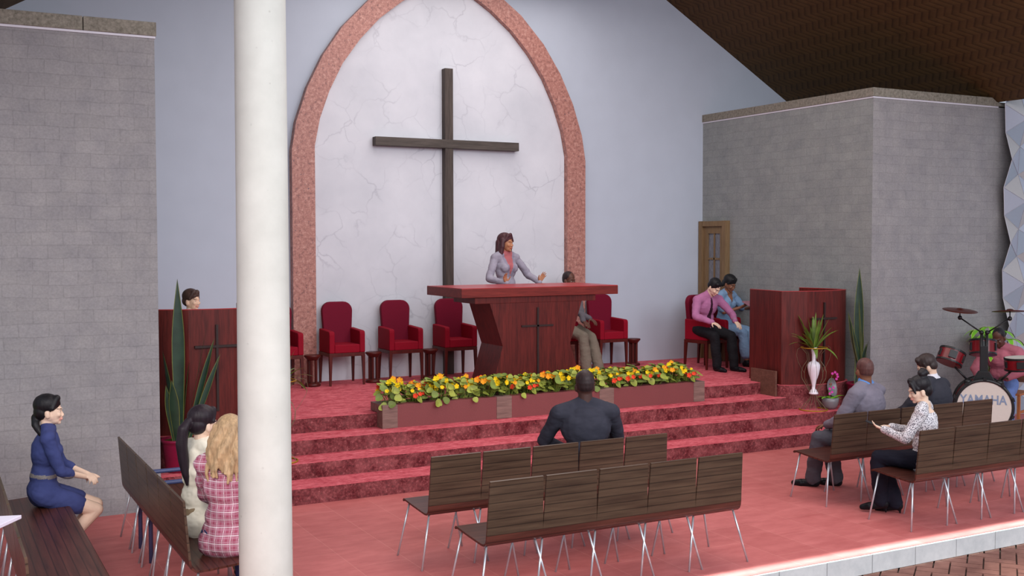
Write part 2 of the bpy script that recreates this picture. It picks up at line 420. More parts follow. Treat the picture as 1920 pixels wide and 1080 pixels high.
# right wing: side wall towards the stage, front wall facing the seats
w = struct(MB().box((XR, YW + .001, 0), (XR + .3, YB, 4.22)).build('wall_right', 'blocks_y'))
for a, b in ((YW - .018, 11.065), (11.075, 12.48), (12.49, YB)):
    MB().box((XR - .02, a, 4.235), (XR + .32, b, 4.345)).build('coping', 'coping', w, bevel=.004)
MB().box((XR - .008, YW + .3, 4.215), (XR + .3, YB, 4.235)).build('flashing', 'screen_l', w)
w = struct(MB().box((XR + .001, YW, 0), (16.5, YW + .3, 4.22)).build('wall_front_right', 'blocks_x'))
for a, b in ((XR - .019, 11.15), (11.157, 12.545)):
    MB().box((a, YW - .02, 4.235), (b, YW + .3, 4.345)).build('coping', 'coping', w, bevel=.004)
MB().prism([(12.552, 4.235), (13.3, 4.235), (13.3, 4.29), (12.95, 4.29), (12.86, 4.345), (12.552, 4.345)], YW - .02, YW + .3, 'Y').build('coping', 'coping', w)
MB().box((XR - .008, YW - .008, 4.215), (13.0, YW + .3, 4.235)).build('flashing', 'screen_l', w)
# stage: four risers and red treads
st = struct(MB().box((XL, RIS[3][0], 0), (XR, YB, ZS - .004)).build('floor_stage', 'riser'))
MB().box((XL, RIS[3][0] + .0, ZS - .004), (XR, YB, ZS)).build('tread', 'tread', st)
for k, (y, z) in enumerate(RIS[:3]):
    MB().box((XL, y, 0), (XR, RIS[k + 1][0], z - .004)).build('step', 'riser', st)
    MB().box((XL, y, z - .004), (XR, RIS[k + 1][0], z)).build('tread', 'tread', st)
# curved bays that carry the lecterns
def bay(mir):
    pts = [(9.44, 10.90), (9.44, 10.55), (9.50, 10.47), (9.66, 10.405), (9.87, 10.365), (10.12, 10.365), (10.34, 10.41), (10.52, 10.49), (10.62, 10.60), (10.62, 10.90)]
    if mir: pts = [(x - 7.585, y) for x, y in pts]
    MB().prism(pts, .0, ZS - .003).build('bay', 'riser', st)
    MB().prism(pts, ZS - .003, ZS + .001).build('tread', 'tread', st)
bay(False); bay(True)
# column
m = MB(); prof = []
for k in range(25):
    z = k * .25; prof.append((.156 - .0026 * z, z))
m.lathe(prof, (0, 0, 0), 32); o = m.build('column', 'column', smooth=True); o.location = (1.745, 6.35, 0)
tag(o, 'tall round pitted pale concrete column in front of the left benches', 'column')
m = MB().lathe([(.21, 5.0), (.21, 5.06), (.17, 5.0)], n=32)
# door in right side wall next to the back wall
d = empty('door_1', (XR, 13.40, ZS)); struct(d)
def dbox(a, b, nm, mt, par=d, bev=.004): return MB().box(a, b).build(nm, mt, par, bevel=bev)
f = MB(); f.box((-.09, -.36, 0), (.0, -.28, 2.11)); f.box((-.09, .20, 0), (.0, .28, 2.11)); f.box((-.088, -.28, 2.03), (.0, .20, 2.108))
f.build('frame', 'oak', d)
f = MB(); f.box((-.05, -.28, 0), (-.005, -.19, 2.03)); f.box((-.05, .10, 0), (-.005, .20, 2.03)); f.box((-.05, -.19, 1.92), (-.005, .10, 2.03)); f.box((-.05, -.19, 0), (-.005, .10, .25))
for z in (.72, 1.12, 1.52): f.box((-.045, -.19, z), (-.01, .10, z + .03))
f.box((-.045, -.055, .25), (-.01, -.03, 1.92)); lf = f.build('door_leaf', 'oak', d)
MB().box((-.03, -.19, .25), (-.02, .10, 1.92)).build('glass_pane', 'glass', lf)
# faceted screen at the far right
root = empty('faceted_screen', (12.98, YW - .14, 0), 0, 'pale blue faceted triangular panel screen at the right edge by the drums', 'screen')
m = MB(); ml = MB(); dx, dz = .30, .375
def fv(i, j):
    r = j - (i - (i & 1)) // 2; ph = (i - r) % 3
    z = 4.36 - .11 - (j - 1) * dz - (i & 1) * dz / 2
    return V((i * dx + (.04 if ph == 1 else -.02 if ph == 2 else 0) * (1 if i == 0 else .2), (-.11, .03, .0)[ph], z))
for i in range(5):
    for j in range(-3, 13):
        if i % 2 == 0: tris = ((fv(i, j), fv(i, j + 1), fv(i + 1, j)), (fv(i + 1, j), fv(i, j + 1), fv(i + 1, j + 1)))
        else: tris = ((fv(i, j), fv(i + 1, j + 1), fv(i + 1, j)), (fv(i, j), fv(i, j + 1), fv(i + 1, j + 1)))
        for k, tr in enumerate(tris):
            if max(p.z for p in tr) > 5.1 or max(p.z for p in tr) < .02: continue
            q3 = [V((p.x, p.y, max(min(p.z, 4.85), 0))) for p in tr]
            m.add(q3, [(0, 1, 2)], (i + j * 2 + k) % 3)
            for q in range(3):
                A, B = q3[q], q3[(q + 1) % 3]
                if A.z < 4.8 or B.z < 4.8: ml.tube([A + V((0, -.002, 0)), B + V((0, -.002, 0))], .0028, 4)
m.build('facets', ['screen_a', 'screen_b', 'screen_c'], root); ml.build('seams', 'screen_l', root)

# ------------------------------------------------------------------ pulpit and lecterns
root = empty('pulpit_table', (6.27, 11.08, ZS), 0, 'large mahogany pulpit with a wide slab top and waisted body bearing a cross', 'pulpit')
MB().box((-.99, 0, 1.172), (1.09, .96, 1.272)).build('slab', 'mahog_x', root, bevel=.003)
MB().box((-.987, .003, 1.272), (1.087, .957, 1.279)).build('top', 'mahog_top', root)
MB().box((-.81, .03, 1.10), (.79, .60, 1.172)).build('shelf', 'mahog', root, bevel=.003)
MB().prism([(-.64, 0), (.64, 0), (.44, .607), (.60, 1.10), (-.62, 1.10), (-.455, .607)], .035, .585, 'Y').build('body', 'mahog', root)
m = MB().box((-.012, .022, 0.05), (.012, .04, 1.04)); m.box((-.215, .022, .818), (.205, .04, .838)); m.build('cross_inlay', 'inlay', root)

def lectern(mir, label):
    root = empty('lectern', (0, 0, ZS), 0, label, 'lectern')
    out = [(9.56, 11.28), (9.452, 10.55), (9.60, 10.48), (9.75, 10.42), (9.88, 10.395), (10.02, 10.385), (10.16, 10.395), (10.32, 10.43), (10.46, 10.485), (10.55, 10.56), (10.56, 10.75), (10.53, 11.0), (10.44, 11.28)]
    inn = [(9.59, 11.28), (9.487, 10.57), (9.62, 10.51), (9.76, 10.455), (9.89, 10.43), (10.02, 10.42), (10.15, 10.43), (10.31, 10.465), (10.44, 10.51), (10.515, 10.575), (10.525, 10.75), (10.495, 11.0), (10.41, 11.28)]
    f = (lambda p: (p[0] - 7.59, p[1])) if mir else (lambda p: p)
    m = MB(); n = len(out)
    for i in range(n - 1):
        q = [f(out[i]), f(out[i + 1]), f(inn[i + 1]), f(inn[i])]
        vs = [(x, y, z) for z in (0, 1.172) for x, y in q]
        m.add(vs, [(0, 1, 5, 4), (2, 3, 7, 6), (0, 3, 2, 1)] + ([(3, 0, 4, 7)] if i == 0 else []) + ([(1, 2, 6, 5)] if i == n - 2 else []))
    m.build('enclosure', 'mahog', root)
    m = MB()
    for i in range(n - 1):
        q = [f(out[i]), f(out[i + 1]), f(inn[i + 1]), f(inn[i])]
        m.add([(x, y, z) for z in (1.172, 1.178) for x, y in q], [(0, 1, 5, 4), (2, 3, 7, 6), (4, 5, 6, 7), (3, 0, 4, 7), (1, 2, 6, 5)])
    m.build('top_edge', 'mahog_top', root)
    xc = f((10.0, 0))[0]
    m = MB().box((xc - .011, 10.366, .22), (xc + .011, 10.388, 1.03)); m.box((xc - .205, 10.364, .816), (xc + .205, 10.40, .838)); m.build('cross_inlay', 'inlay', root)
    return root
lectern(False, 'curved mahogany lectern enclosure on the right of the stage, beside the door wall')
lectern(True, 'curved mahogany lectern enclosure on the left, behind the snake plant')
# loose board at the right lectern
o = MB().box((9.405, 10.60, .45), (9.432, 11.07, .77)).build('wood_board', 'boardwood', bevel=.002)
tag(o, 'brown wooden board standing upright against the side of the right lectern', 'board')

# ------------------------------------------------------------------ planter
root = empty('planter_box', (4.19, 10.72, .45), 0, 'long low planter box with grey-brown wood posts and reddish panels in front of pulpit', 'planter')
# outer posts rest on the step; the trough bridges onto the stage
for a, b in ((0, .172), (1.342, 1.53), (2.68, 2.88), (4.035, 4.20)):
    MB().box((a, 0, 0), (b, .155, .245)).build('post', 'planterwood', root, bevel=.004)
for a, b in ((.172, 1.342), (1.53, 2.68), (2.88, 4.035)):
    MB().box((a, .006, 0), (b, .15, .243)).build('panel', 'planterpanel', root)
for a, b in ((0, .172), (4.035, 4.20)): MB().box((a, .155, .155), (b, .345, .245)).build('end_cap', 'planterwood', root, bevel=.003)
m = MB(); m.box((.172, .33, .155), (4.035, .345, .243)); m.build('back_panel', 'planterpanel', root)
MB().box((.172, .15, .156), (4.035, .33, .225)).build('soil', 'soil', root)

def petalflower(m, c, n, r, mi, pet=5):
    n = n.normalized(); a = n.orthogonal().normalized(); b = n.cross(a); ph = random.random() * 6
    for k in range(pet):
        t = ph + 2 * PI * k / pet; d = a * math.cos(t) + b * math.sin(t); e = n.cross(d)
        tip = c + d * r + n * r * .25
        m.add([c, c + d * r * .45 - e * r * .34 + n * r * .2, c + d * r * .9 - e * r * .42 + n * r * .38, tip, c + d * r * .9 + e * r * .42 + n * r * .38, c + d * r * .45 + e * r * .34 + n * r * .2],
              [(0, 1, 2, 3), (0, 3, 4, 5)], mi)
def roundleaf(m, c, n, r, mi=0):
    n = n.normalized(); a = n.orthogonal().normalized(); b = n.cross(a); K = 11; vs = [c]
    for k in range(K):
        t = 2 * PI * k / K; rr = r * (1 + .1 * math.sin(3 * t + c.x * 40)); vs.append(c + (a * math.cos(t) + b * math.sin(t)) * rr + n * r * (.16 + .08 * math.sin(2 * t)))
    m.add(vs, [(0, 1 + k, 1 + (k + 1) % K) for k in range(K)], mi)
def nasturtium(seed, red):
    random.seed(seed)
    root = empty('nasturtium_plant', (0, 0, 0))
    lv, st_, fl = MB(), MB(), MB()
    for k in range(34):
        x = random.uniform(-.14, .14); y = random.uniform(-.15, .20); z = random.uniform(.05, .22) - .3 * max(0, -y - .1)
        n = V((random.uniform(-.5, .5), random.uniform(-.9, .1) if y < 0 else random.uniform(-.5, .5), 1))
        if y < -.11: n = V((random.uniform(-.4, .4), -1, .5)); z -= .05
        c = V((x, y, z)); roundleaf(lv, c, n, random.uniform(.030, .052), 0 if random.random() < .65 else 1)
        st_.tube([V((x * .4, y * .3, -.03)), V((x * .8, y * .7, z * .5)), c], .0022, 4)
    for k in range(9):
        x = random.uniform(-.13, .13); y = random.uniform(-.15, .16); z = random.uniform(.10, .235)
        fl = MB()
        c = V((x, y, z)); n = V((random.uniform(-.8, .4), -1, random.uniform(0, .7)))
        rr = random.random(); mi = 2 if rr < red else (1 if rr < red + .25 else 0)
        petalflower(fl, c, n, random.uniform(.022, .034), mi); fl.build('flower', ['yellow', 'orange', 'redfl'], root)
        st_.tube([V((x * .4, y * .3, -.03)), V((x * .8, y * .8, z * .6)), c], .002, 4)
    lv.build('leaves', ['leaf', 'leaf2'], root); st_.build('stems', 'stem', root)
    return root
protos = [nasturtium(11, .08), nasturtium(12, .45), nasturtium(13, .05), nasturtium(14, .18)]
NN = 30; used = set()
for k in range(NN):
    row = k % 2; x = 4.33 + (k // 2) * (3.93 / (NN / 2 - 1)); y = 10.845 + row * .13
    if row: x += .1
    p = random.choice(range(4)); x = min(x, 8.22)
    o = protos[p] if p not in used else copy_tree(protos[p]); used.add(p)
    o.location = (x, y, .675 + row * .0); o.rotation_euler = (0, 0, random.uniform(-.4, .4)); s = random.uniform(.92, 1.08); o.scale = (s, s, s)
    tag(o, 'flowering nasturtium with round leaves and yellow, orange and red blooms, packed in the long planter', 'flowering plant', 'nasturtiums in the planter box')
root = empty('sunflower', (4.98, 11.02, .675), 0, 'single large spiky yellow flower rising above the nasturtiums', 'flower')
m = MB(); c = V((0, 0, .22)); nn = V((-.35, -1, .35)).normalized(); a = nn.orthogonal().normalized(); b = nn.cross(a)
for k in range(14):
    t = 2 * PI * k / 14; d = a * math.cos(t) + b * math.sin(t); e = nn.cross(d)
    m.add([c, c + d * .03 - e * .012, c + d * (.062 + .01 * (k % 2)) + nn * .012, c + d * .03 + e * .012], [(0, 1, 2, 3)])
m.build('petals', 'yellow', root); MB().ell(c + nn * .004, (.016, .016, .016)).build('flower_centre', 'orange', root, True)
MB().tube([(0, 0, -.02), (.0, .01, .1), c], .004, 6).build('stem', 'stem', root)

# ------------------------------------------------------------------ red armchairs and small pedestal stools
def rounded_top(w0, w1, h, r, n=7):
    """2D outline: x half width w0 at bottom to w1 at top, rounded top corners radius r"""
    pts = [(-w0, 0)]
    for k in range(n): t = PI - PI / 2 * k / (n - 1); pts.append((-w1 + r + r * math.cos(t), h - r + r * math.sin(t)))
    for k in range(n): t = PI / 2 - PI / 2 * k / (n - 1); pts.append((w1 - r + r * math.cos(t), h - r + r * math.sin(t)))
    pts.append((w0, 0)); return pts
def armchair():
    root = empty('red_armchair', (0, 0, 0))   # faces local -Y, origin on floor in the middle
    MB().box((-.235, -.21, .365), (.235, .21, .41)).build('seat_frame', 'chairwood', root, bevel=.004)
    for x, y in ((-.215, -.19), (.215, -.19), (-.215, .19), (.215, .19)):
        m = MB(); s = .02; t = .012; bx = x * 1.03; by = y * (1.03 if y < 0 else 1.08)
        m.add([(x - s, y - s, .37), (x + s, y - s, .37), (x + s, y + s, .37), (x - s, y + s, .37), (bx - t, by - t, 0), (bx + t, by - t, 0), (bx + t, by + t, 0), (bx - t, by + t, 0)],
              [(0, 1, 2, 3), (7, 6, 5, 4), (0, 4, 5, 1), (1, 5, 6, 2), (2, 6, 7, 3), (3, 7, 4, 0)])
        m.build('leg', 'chairwood', root)
    MB().box((-.165, -.215, .41), (.165, .15, .515)).build('seat', 'velvet', root, bevel=.012, seg=3)
    for s in (-1, 1):
        m = MB(); x0, x1 = (s * .165, s * .235) if s > 0 else (s * .235, s * .165)
        pts = [(-.215, .41), (.2, .41), (.2, .70), (-.17, .685), (-.195, .68), (-.21, .665), (-.215, .64)]
        m.prism(pts, x0, x1, 'X'); m.build('armrest', 'velvet', root, bevel=.012, seg=3)
    m = MB(); out = rounded_top(.172, .203, .615, .115); n = len(out)
    f = lambda p, y: (p[0], y + p[1] * .06, .42 + p[1])
    m.add([f(p, .13) for p in out] + [f(p, .20) for p in out], [tuple(range(n)), tuple(range(n, 2 * n))[::-1]] + [(i, n + i, n + (i + 1) % n, (i + 1) % n) for i in range(n)])
    m.build('backrest', 'velvet_d', root, bevel=.014, seg=3)
    return root
ac = armchair(); first = True
def put_chair(x, y, rz, label):
    global first
    o = ac if first else copy_tree(ac); first = False
    o.location = (x, y, ZS); o.rotation_euler = (0, 0, rz)
    tag(o, label, 'chair', 'crimson armchairs on the stage')
YC = 13.34
put_chair(3.87, YC, 0, 'crimson armchair half hidden behind the pale column, leftmost of the row')
put_chair(4.67, YC, 0, 'empty crimson armchair in front of the left leg of the pink arch')
put_chair(5.47, YC, 0, 'empty crimson armchair between two pedestal stools, left of the cross')
put_chair(6.25, YC, 0, 'empty crimson armchair at the foot of the large cross, left of pulpit')
put_chair(7.83, YC, 0, 'crimson armchair behind the pulpit under the man in beige trousers')
put_chair(8.66, YC, 0, 'empty crimson armchair right of the pulpit against the white wall')
put_chair(9.82, 12.52, math.radians(12), 'crimson armchair under the man in the pink shirt and tie')
put_chair(10.34, 12.88, math.radians(6), 'crimson armchair under the woman in the light blue dress')
put_chair(2.58, 12.35, 0, 'crimson armchair behind the left lectern under the seated choir person')

def pedestal():
    root = empty('pedestal_stool', (0, 0, 0))
    MB().lathe([(.085, 0), (.1, .008), (.103, .022), (.095, .038), (.07, .045)], n=28).build('base', 'chairwood', root, True)
    for k in range(5):
        a = 2 * PI * k / 5 + .35; cx, cy = .052 * math.cos(a), .052 * math.sin(a); m = MB()
        pts = []
        for q in range(16):
            t = 2 * PI * q / 16; r = .0165 if q % 2 else .0135; pts.append((cx + r * math.cos(t), cy + r * math.sin(t)))
        m.prism(pts, .04, .335); m.build('baluster', 'chairwood', root)
    MB().lathe([(.07, .33), (.075, .345), (.088, .352), (.09, .362), (.103, .368), (.106, .385), (.1, .393)], n=28).build('top', 'chairwood', root, True)
    return root
ps = pedestal()
for k, (x, lab) in enumerate(((4.26, 'fluted mahogany pedestal stool nearest the column, before the pink arch leg'), (5.07, 'fluted mahogany pedestal stool before the marble panel, second from the column'),
                 (5.86, 'fluted mahogany pedestal stool just left of the foot of the large cross'), (8.27, 'fluted mahogany pedestal stool behind the leg of the man in beige trousers'),
                 (9.08, 'fluted mahogany pedestal stool right of the rightmost empty armchair'))):
    o = ps if k == 0 else copy_tree(ps)
    o.location = (x, 13.27, ZS); tag(o, lab, 'stool', 'pedestal stools between the armchairs')

# ------------------------------------------------------------------ slatted benches of joined seats
SW = .425
def bench(n, x0, y0, rz, label, flip=False):
    """local: seats along +X from 0, backrest towards -Y at y=0 rear corner, seat front at y=+.48"""
    root = empty('wooden_bench', (x0, y0, 0), rz, label, 'bench', 'dark slatted benches for the congregation')
    Wd = n * SW; T = .014
    # profile of seat top side (y,z): front edge -> rear bend
    seat = [(.485, .415), (.475, .428), (.46, .432), (.30, .418), (.12, .405), (.06, .402), (.03, .406), (.012, .420), (.004, .44), (.0, .47)]
    def strip(prof, xa, xb):
        m = MB(); vs = []; uv = []; fs = []; arc = 0; N = len(prof)
        nr = []
        for i in range(N):
            a = V(prof[max(i - 1, 0)]); b = V(prof[min(i + 1, N - 1)]); d = (b - a).normalized(); nr.append(V((-d.y, d.x)))
        for side in (0, 1):
            arc = 0
            for i, p in enumerate(prof):
                if i: arc += (V(p) - V(prof[i - 1])).length
                q = V(p) - (V((0, 0)) if side == 0 else nr[i] * -T)
                for x in (xa(i) if callable(xa) else xa, xb(i) if callable(xb) else xb):
                    vs.append((x, q.x, q.y)); uv.append((x + .3, arc))
        S = 2 * N
        for i in range(N - 1):
            fs.append((2 * i, 2 * i + 1, 2 * i + 3, 2 * i + 2)); fs.append((S + 2 * i, S + 2 * i + 2, S + 2 * i + 3, S + 2 * i + 1))
            fs.append((2 * i, 2 * i + 2, S + 2 * i + 2, S + 2 * i)); fs.append((2 * i + 1, S + 2 * i + 1, S + 2 * i + 3, 2 * i + 3))
        fs.append((0, S, S + 1, 1)); e = 2 * N - 2; fs.append((e, e + 1, S + e + 1, S + e))
        m.add(vs, fs); m.uv = uv; return m
    strip(seat, 0, Wd).build('seat', 'walnut_seat', root)
    b0, b1 = (0.0, .47), (-.028, .835)
    for k in range(n):
        prof = [b0, (-.002, .50), (-.012, .62), (-.027, .825), (-.030, .836)]
        ins = [0.0, .0012, .006, .0125, .013]
        xa = lambda i, k=k: k * SW + ins[i] * (1 if k else .9)
        xb = lambda i, k=k: (k + 1) * SW - ins[i]
        strip(prof, xa, xb).build('backrest', 'walnut', root)
    for k in range(n):
        for xt, xb_ in ((k * SW + .03, k * SW - .06), ((k + 1) * SW - .03, (k + 1) * SW + .06)):
            for yt, yb in ((.05, -.02), (.42, .445)):
                MB().tube([(xt, yt, .395 if yt < .2 else .408), (xb_, yb, 0)], .0075, 8).build('leg', 'steel', root, True)
    return root
bench(5, 3.22, 6.40, 0, 'dark slatted five-seat bench nearest the camera in the centre, standing empty')
bench(5, 3.22, 7.34, 0, 'dark slatted five-seat bench in the centre under the man in the dark sweater')
bench(5, 7.21, 7.39, 0, 'dark slatted bench on the right under the two men in suits')
bench(5, 7.21, 6.42, 0, 'dark slatted bench on the right front under the woman with the phone')
bench(6, 1.395, 9.30, -PI / 2, 'dark slatted bench by the column, side-on, under the two women seen from behind')
bench(8, .455, 9.32, -PI / 2, 'dark slatted bench at the left edge under the woman in the navy dress')

# ------------------------------------------------------------------ plants
def blade(m, base, d, up, length, width, droop, twist=0, seg=9, edge=.0, taper='tip', fold=.2, mi=0, mie=1):
    """strap leaf; d horizontal lean dir vector, up amount"""
    base = V(base); d = V(d); p = base.copy(); di = (V((0, 0, 1)) * up + d).normalized(); rows = []
    side = di.cross(V((0, 0, 1)));
    if side.length < .05: side = V((1, 0, 0))
    side = Matrix.Rotation(twist, 3, di) @ side.normalized()
    for i in range(seg + 1):
        t = i / seg
        if taper == 'sword': w = width * (.55 + .9 * t if t < .5 else 1.0 if t < .6 else max(0.0, 1 - ((t - .6) / .4) ** 1.6))
        else: w = width * max(.02, math.sin(PI * min(1, (t * .85 + .15))) ** .7)
        nrm = side.cross(di).normalized()
        c = p.copy(); h = w / 2
        e = min(edge, h * .6) if edge else 0
        if edge: rows.append([c - side * h + nrm * fold * h, c - side * (h - e) + nrm * fold * h * .8, c, c + side * (h - e) + nrm * fold * h * .8, c + side * h + nrm * fold * h])
        else: rows.append([c - side * h + nrm * fold * h, c, c + side * h + nrm * fold * h])
        p = p + di * (length / seg); di = (di + V((0, 0, -1)) * droop / seg).normalized()
        side = (side - di * side.dot(di)).normalized()
    K = len(rows[0]); vs = [q for r in rows for q in r]; fs = []; mis = []
    o = len(m.v); m.v += [tuple(q) for q in vs]
    for i in range(seg):
        for k in range(K - 1):
            m.f.append((o + i * K + k, o + i * K + k + 1, o + (i + 1) * K + k + 1, o + (i + 1) * K + k)); m.mi.append(mie if (edge and k in (0, K - 2)) else mi)

def snake_plant(loc, label, main_dx, seed, mirror=1):
    random.seed(seed); root = empty('snake_plant', loc, 0, label, 'potted plant')
    prof = [(.10, 0), (.115, .02), (.142, .25), (.148, .275), (.158, .28), (.158, .305), (.145, .305), (.138, .27)]
    MB().lathe(prof, n=32).build('pot', 'magenta', root, True); MB().lathe([(.13, .26), (.138, .285)], n=24).build('soil', 'soil', root)
    m = MB()
    blade(m, (main_dx, 0, .27), (0.0, 0, 0), 1, 1.50, .115, 0, twist=-.2 if mirror > 0 else -.85, seg=16, edge=.006, taper='sword', fold=.25)
    m.build('tall_leaf', ['sans', 'sans_edge'], root, True)
    m = MB()
    for dx, dy, ln, w, tw, dr in ((-.12, .02, .85, .10, .4, 0), (.12, .05, .75, .085, -.5, -.1), (.28, 0, .98, .06, .8, .0), (.34, -.06, .85, .055, 1.2, .1), (-.16, -.1, .55, .07, 1., .0), (-.1, -.15, .6, .09, .3, 0), (.18, -.1, 1.15, .022, .3, .0)):
        blade(m, (main_dx * .5 + dx * .25, dy * .3, .27), (dx * mirror, dy, 0), 1, ln, w, dr, twist=tw, seg=12, edge=.005, taper='sword', fold=.3)
    m.build('leaves', ['sans', 'sans_edge'], root, True)
    return root
snake_plant((2.03, 10.30, .30), 'tall snake plant in a magenta pot on the left steps before the lectern', .01, 3)
snake_plant((10.46, 10.235, .30), 'tall snake plant in a magenta pot between right lectern and stone wall', -.01, 5, -1)

def vase(loc, label, seed):
    random.seed(seed); root = empty('flower_vase', loc, 0, label, 'vase')
    prof = [(.055, .20), (.058, .21), (.045, .235), (.022, .27), (.02, .30), (.035, .37), (.062, .45), (.078, .53), (.076, .565), (.06, .595), (.028, .61), (.024, .63), (.028, .72), (.036, .78), (.03, .78)]
    MB().lathe(prof, n=28).build('vase_body', 'whiteglaze', root, True)
    stand = MB(); shape = [(.17, .0), (.13, .05), (.05, .14), (.035, .2), (.09, .30), (.15, .40), (.155, .48), (.13, .55), (.08, .62), (.09, .70), (.16, .78)]
    def sm(t):
        x = t * (len(shape) - 1); i = min(int(x), len(shape) - 2); u = x - i; u = u * u * (3 - 2 * u) * .5 + u * .5
        return (shape[i][0] * (1 - u) + shape[i + 1][0] * u, shape[i][1] * (1 - u) + shape[i + 1][1] * u)
    for k in range(12):
        a = 2 * PI * k / 12; pts = []
        for i in range(31):
            r, z = sm(i / 30); pts.append((r * math.cos(a), r * math.sin(a), z))
        stand.tube(pts, .0022, 4)
    for s in (-1, 1):
        stand.tube([(s * r, 0, z) for r, z in ((.155, .47), (.20, .53), (.26, .62), (.285, .70), (.27, .77), (.23, .79))], .0018, 4)
    sw = stand.build('wire_stand', 'wire', root)
    ring = lambda r, z, rr: MB().tube([(r * math.cos(2 * PI * k / 32), r * math.sin(2 * PI * k / 32), z) for k in range(32)], rr, 6, closed=True)
    ring(.17, .008, .008).build('gold_ring', 'gold', sw, True); ring(.16, .78, .007).build('gold_ring', 'gold', sw, True)
    m = MB()
    for k in range(34):
        a = random.uniform(0, 2 * PI); out = random.choice((.2, .35, .5, .8, 1.1, 1.7)); ln = random.uniform(.30, .50) * (.8 if out > 1.5 else 1)
        blade(m, (.012 * math.cos(a), .012 * math.sin(a), .74), (out * math.cos(a), out * math.sin(a), 0), 1, ln, random.uniform(.030, .052), 1.15 * out, twist=random.uniform(-.5, .5), seg=9)
    m.build('leaves', 'dracleaf', root, True)
    return root
vase((9.745, 10.285, .30), 'white vase of strap leaves in a wire stand before the right lectern', 21)
vase((2.97, 10.285, .30), 'white vase in a wire stand mostly hidden behind the pale column', 22)

def orchid(loc, label, seed):
    random.seed(seed); root = empty('orchid_pot', loc, 0, label, 'potted plant')
    prof = [(.03, .0), (.065, .008), (.09, .04), (.104, .09), (.108, .145), (.100, .145), (.092, .10), (.02, .06)]
    MB().lathe(prof, n=28).build('bowl', 'grayshell', root, True)
    m = MB(); R = Matrix.Translation((.11, .06, .26)) @ Matrix.Rotation(.25, 4, 'Y') @ Matrix.Rotation(-.35, 4, 'X')
    vs = []; fs = []; A, B = 12, 9
    for i in range(A + 1):
        for j in range(B + 1):
            u = -PI / 2 + PI * i / A; w = -1.25 + 2.5 * j / B
            vs.append(R @ V((.085 * math.cos(u) * math.sin(w), .05 * math.cos(u) * math.cos(w), .115 * math.sin(u) + (.05 * math.cos(w) - .05) * 0)))
    for i in range(A):
        for j in range(B): fs.append((i * (B + 1) + j, i * (B + 1) + j + 1, (i + 1) * (B + 1) + j + 1, (i + 1) * (B + 1) + j))
    m.add(vs, fs); o = m.build('shell_lid', 'grayshell', root, True); s = o.modifiers.new('sol', 'SOLIDIFY'); s.thickness = .008
    m = MB()
    for a, ln in ((2.6, .16), (3.4, .19), (2.1, .12), (.2, .12), (1.2, .13), (-.9, .12), (-.2, .22), (3.0, .10)):
        blade(m, (.02 * math.cos(a), .02 * math.sin(a), .12), (1.6 * math.cos(a), 1.6 * math.sin(a), 0), .9, ln, .042, .9, seg=7)
    m.build('leaves', 'limeleaf', root, True)
    m = MB(); fl = MB(); m.tube([(0, 0, .12), (.01, .02, .25), (.05, .03, .40), (.09, .03, .45), (.12, .02, .40)], .003, 5); m.tube([(-.01, 0, .12), (-.03, 0, .22), (-.04, -.02, .27)], .003, 5)
    m.build('flower_stem', 'stem', root)
    for c in ((.05, .02, .44), (.085, .01, .455), (.11, .0, .43), (.12, .0, .40), (.11, .01, .37), (.02, -.03, .27), (-.04, -.03, .26), (-.02, -.05, .22), (-.05, -.04, .20)):
        fl = MB(); petalflower(fl, V(c), V((-.5, -1, .2)), .017, 0); fl.build('flower', 'orchid', root)
    return root
orchid((9.99, 10.25, .30), 'grey bowl of pink orchids with a tilted shell lid on the right steps', 31)
orchid((10.02, 9.90, .15), 'grey bowl of pink orchids on the lower step hidden by grey-suited man', 32)
orchid((2.52, 10.24, .30), 'small grey orchid bowl with lime leaves behind the woman with ponytail', 33)

def umbrella_plant(loc, label, seed, rad, zt, n=14, lw=.09, ll=.26):
    random.seed(seed); root = empty('leafy_potted_plant', loc, 0, label, 'potted plant')
    MB().lathe([(.11, 0), (.14, .02), (.16, .28), (.165, .30), (.15, .30), (.145, .27)], n=24).build('pot', 'whiteglaze', root, True)
    MB().lathe([(.14, .24), (.148, .275)], n=24).build('soil', 'soil', root)
    st_ = MB(); m = MB()
    for k in range(n):
        a = random.uniform(0, 2 * PI); r = rad * random.uniform(.1, .55); z = zt * random.uniform(.72, .97)
        p = V((r * math.cos(a), r * math.sin(a), z)); st_.tube([V((0, 0, .2)), V((p.x * .4, p.y * .4, z * .6)), p], .006, 5)
        for q in range(7):
            t = 2 * PI * q / 7 + a; blade(m, p, (2.0 * math.cos(t), 2.0 * math.sin(t), 0), .6, ll * random.uniform(.8, 1.1), lw * random.uniform(.7, 1), 1.7, seg=7, edge=.004, fold=.15)
    st_.build('stems', 'stem', root); m.build('leaves', ['limeleaf', 'limeedge'], root, True); return root
umbrella_plant((.10, 9.2, 0), 'bright green leafy plant reaching in at the left edge by stone wall', 41, .55, 1.22, ll=.24, lw=.07)
umbrella_plant((12.46, 9.80, 0), 'bright green leafy plant behind the drummer against the stone wall', 42, .5, 1.30, ll=.26, lw=.085)

# ------------------------------------------------------------------ blue tube frame, white table, drum kit
root = empty('tubular_chair_frame', (1.46, 8.48, 0), 0, 'blue painted tubular metal frame behind the bench by the left steps', 'chair frame')
for y in (0, .45):
    MB().tube([(0, y, 0), (0, y, .55), (.012, y, .58), (.04, y, .595), (.50, y, .595), (.53, y, .58), (.545, y, .55), (.545, y, 0)], .017, 10).build('side_tube', 'bluesteel', root, True)
MB().tube([(.545, 0, .50), (.545, .45, .50)], .014, 8).build('cross_tube', 'bluesteel', root, True)

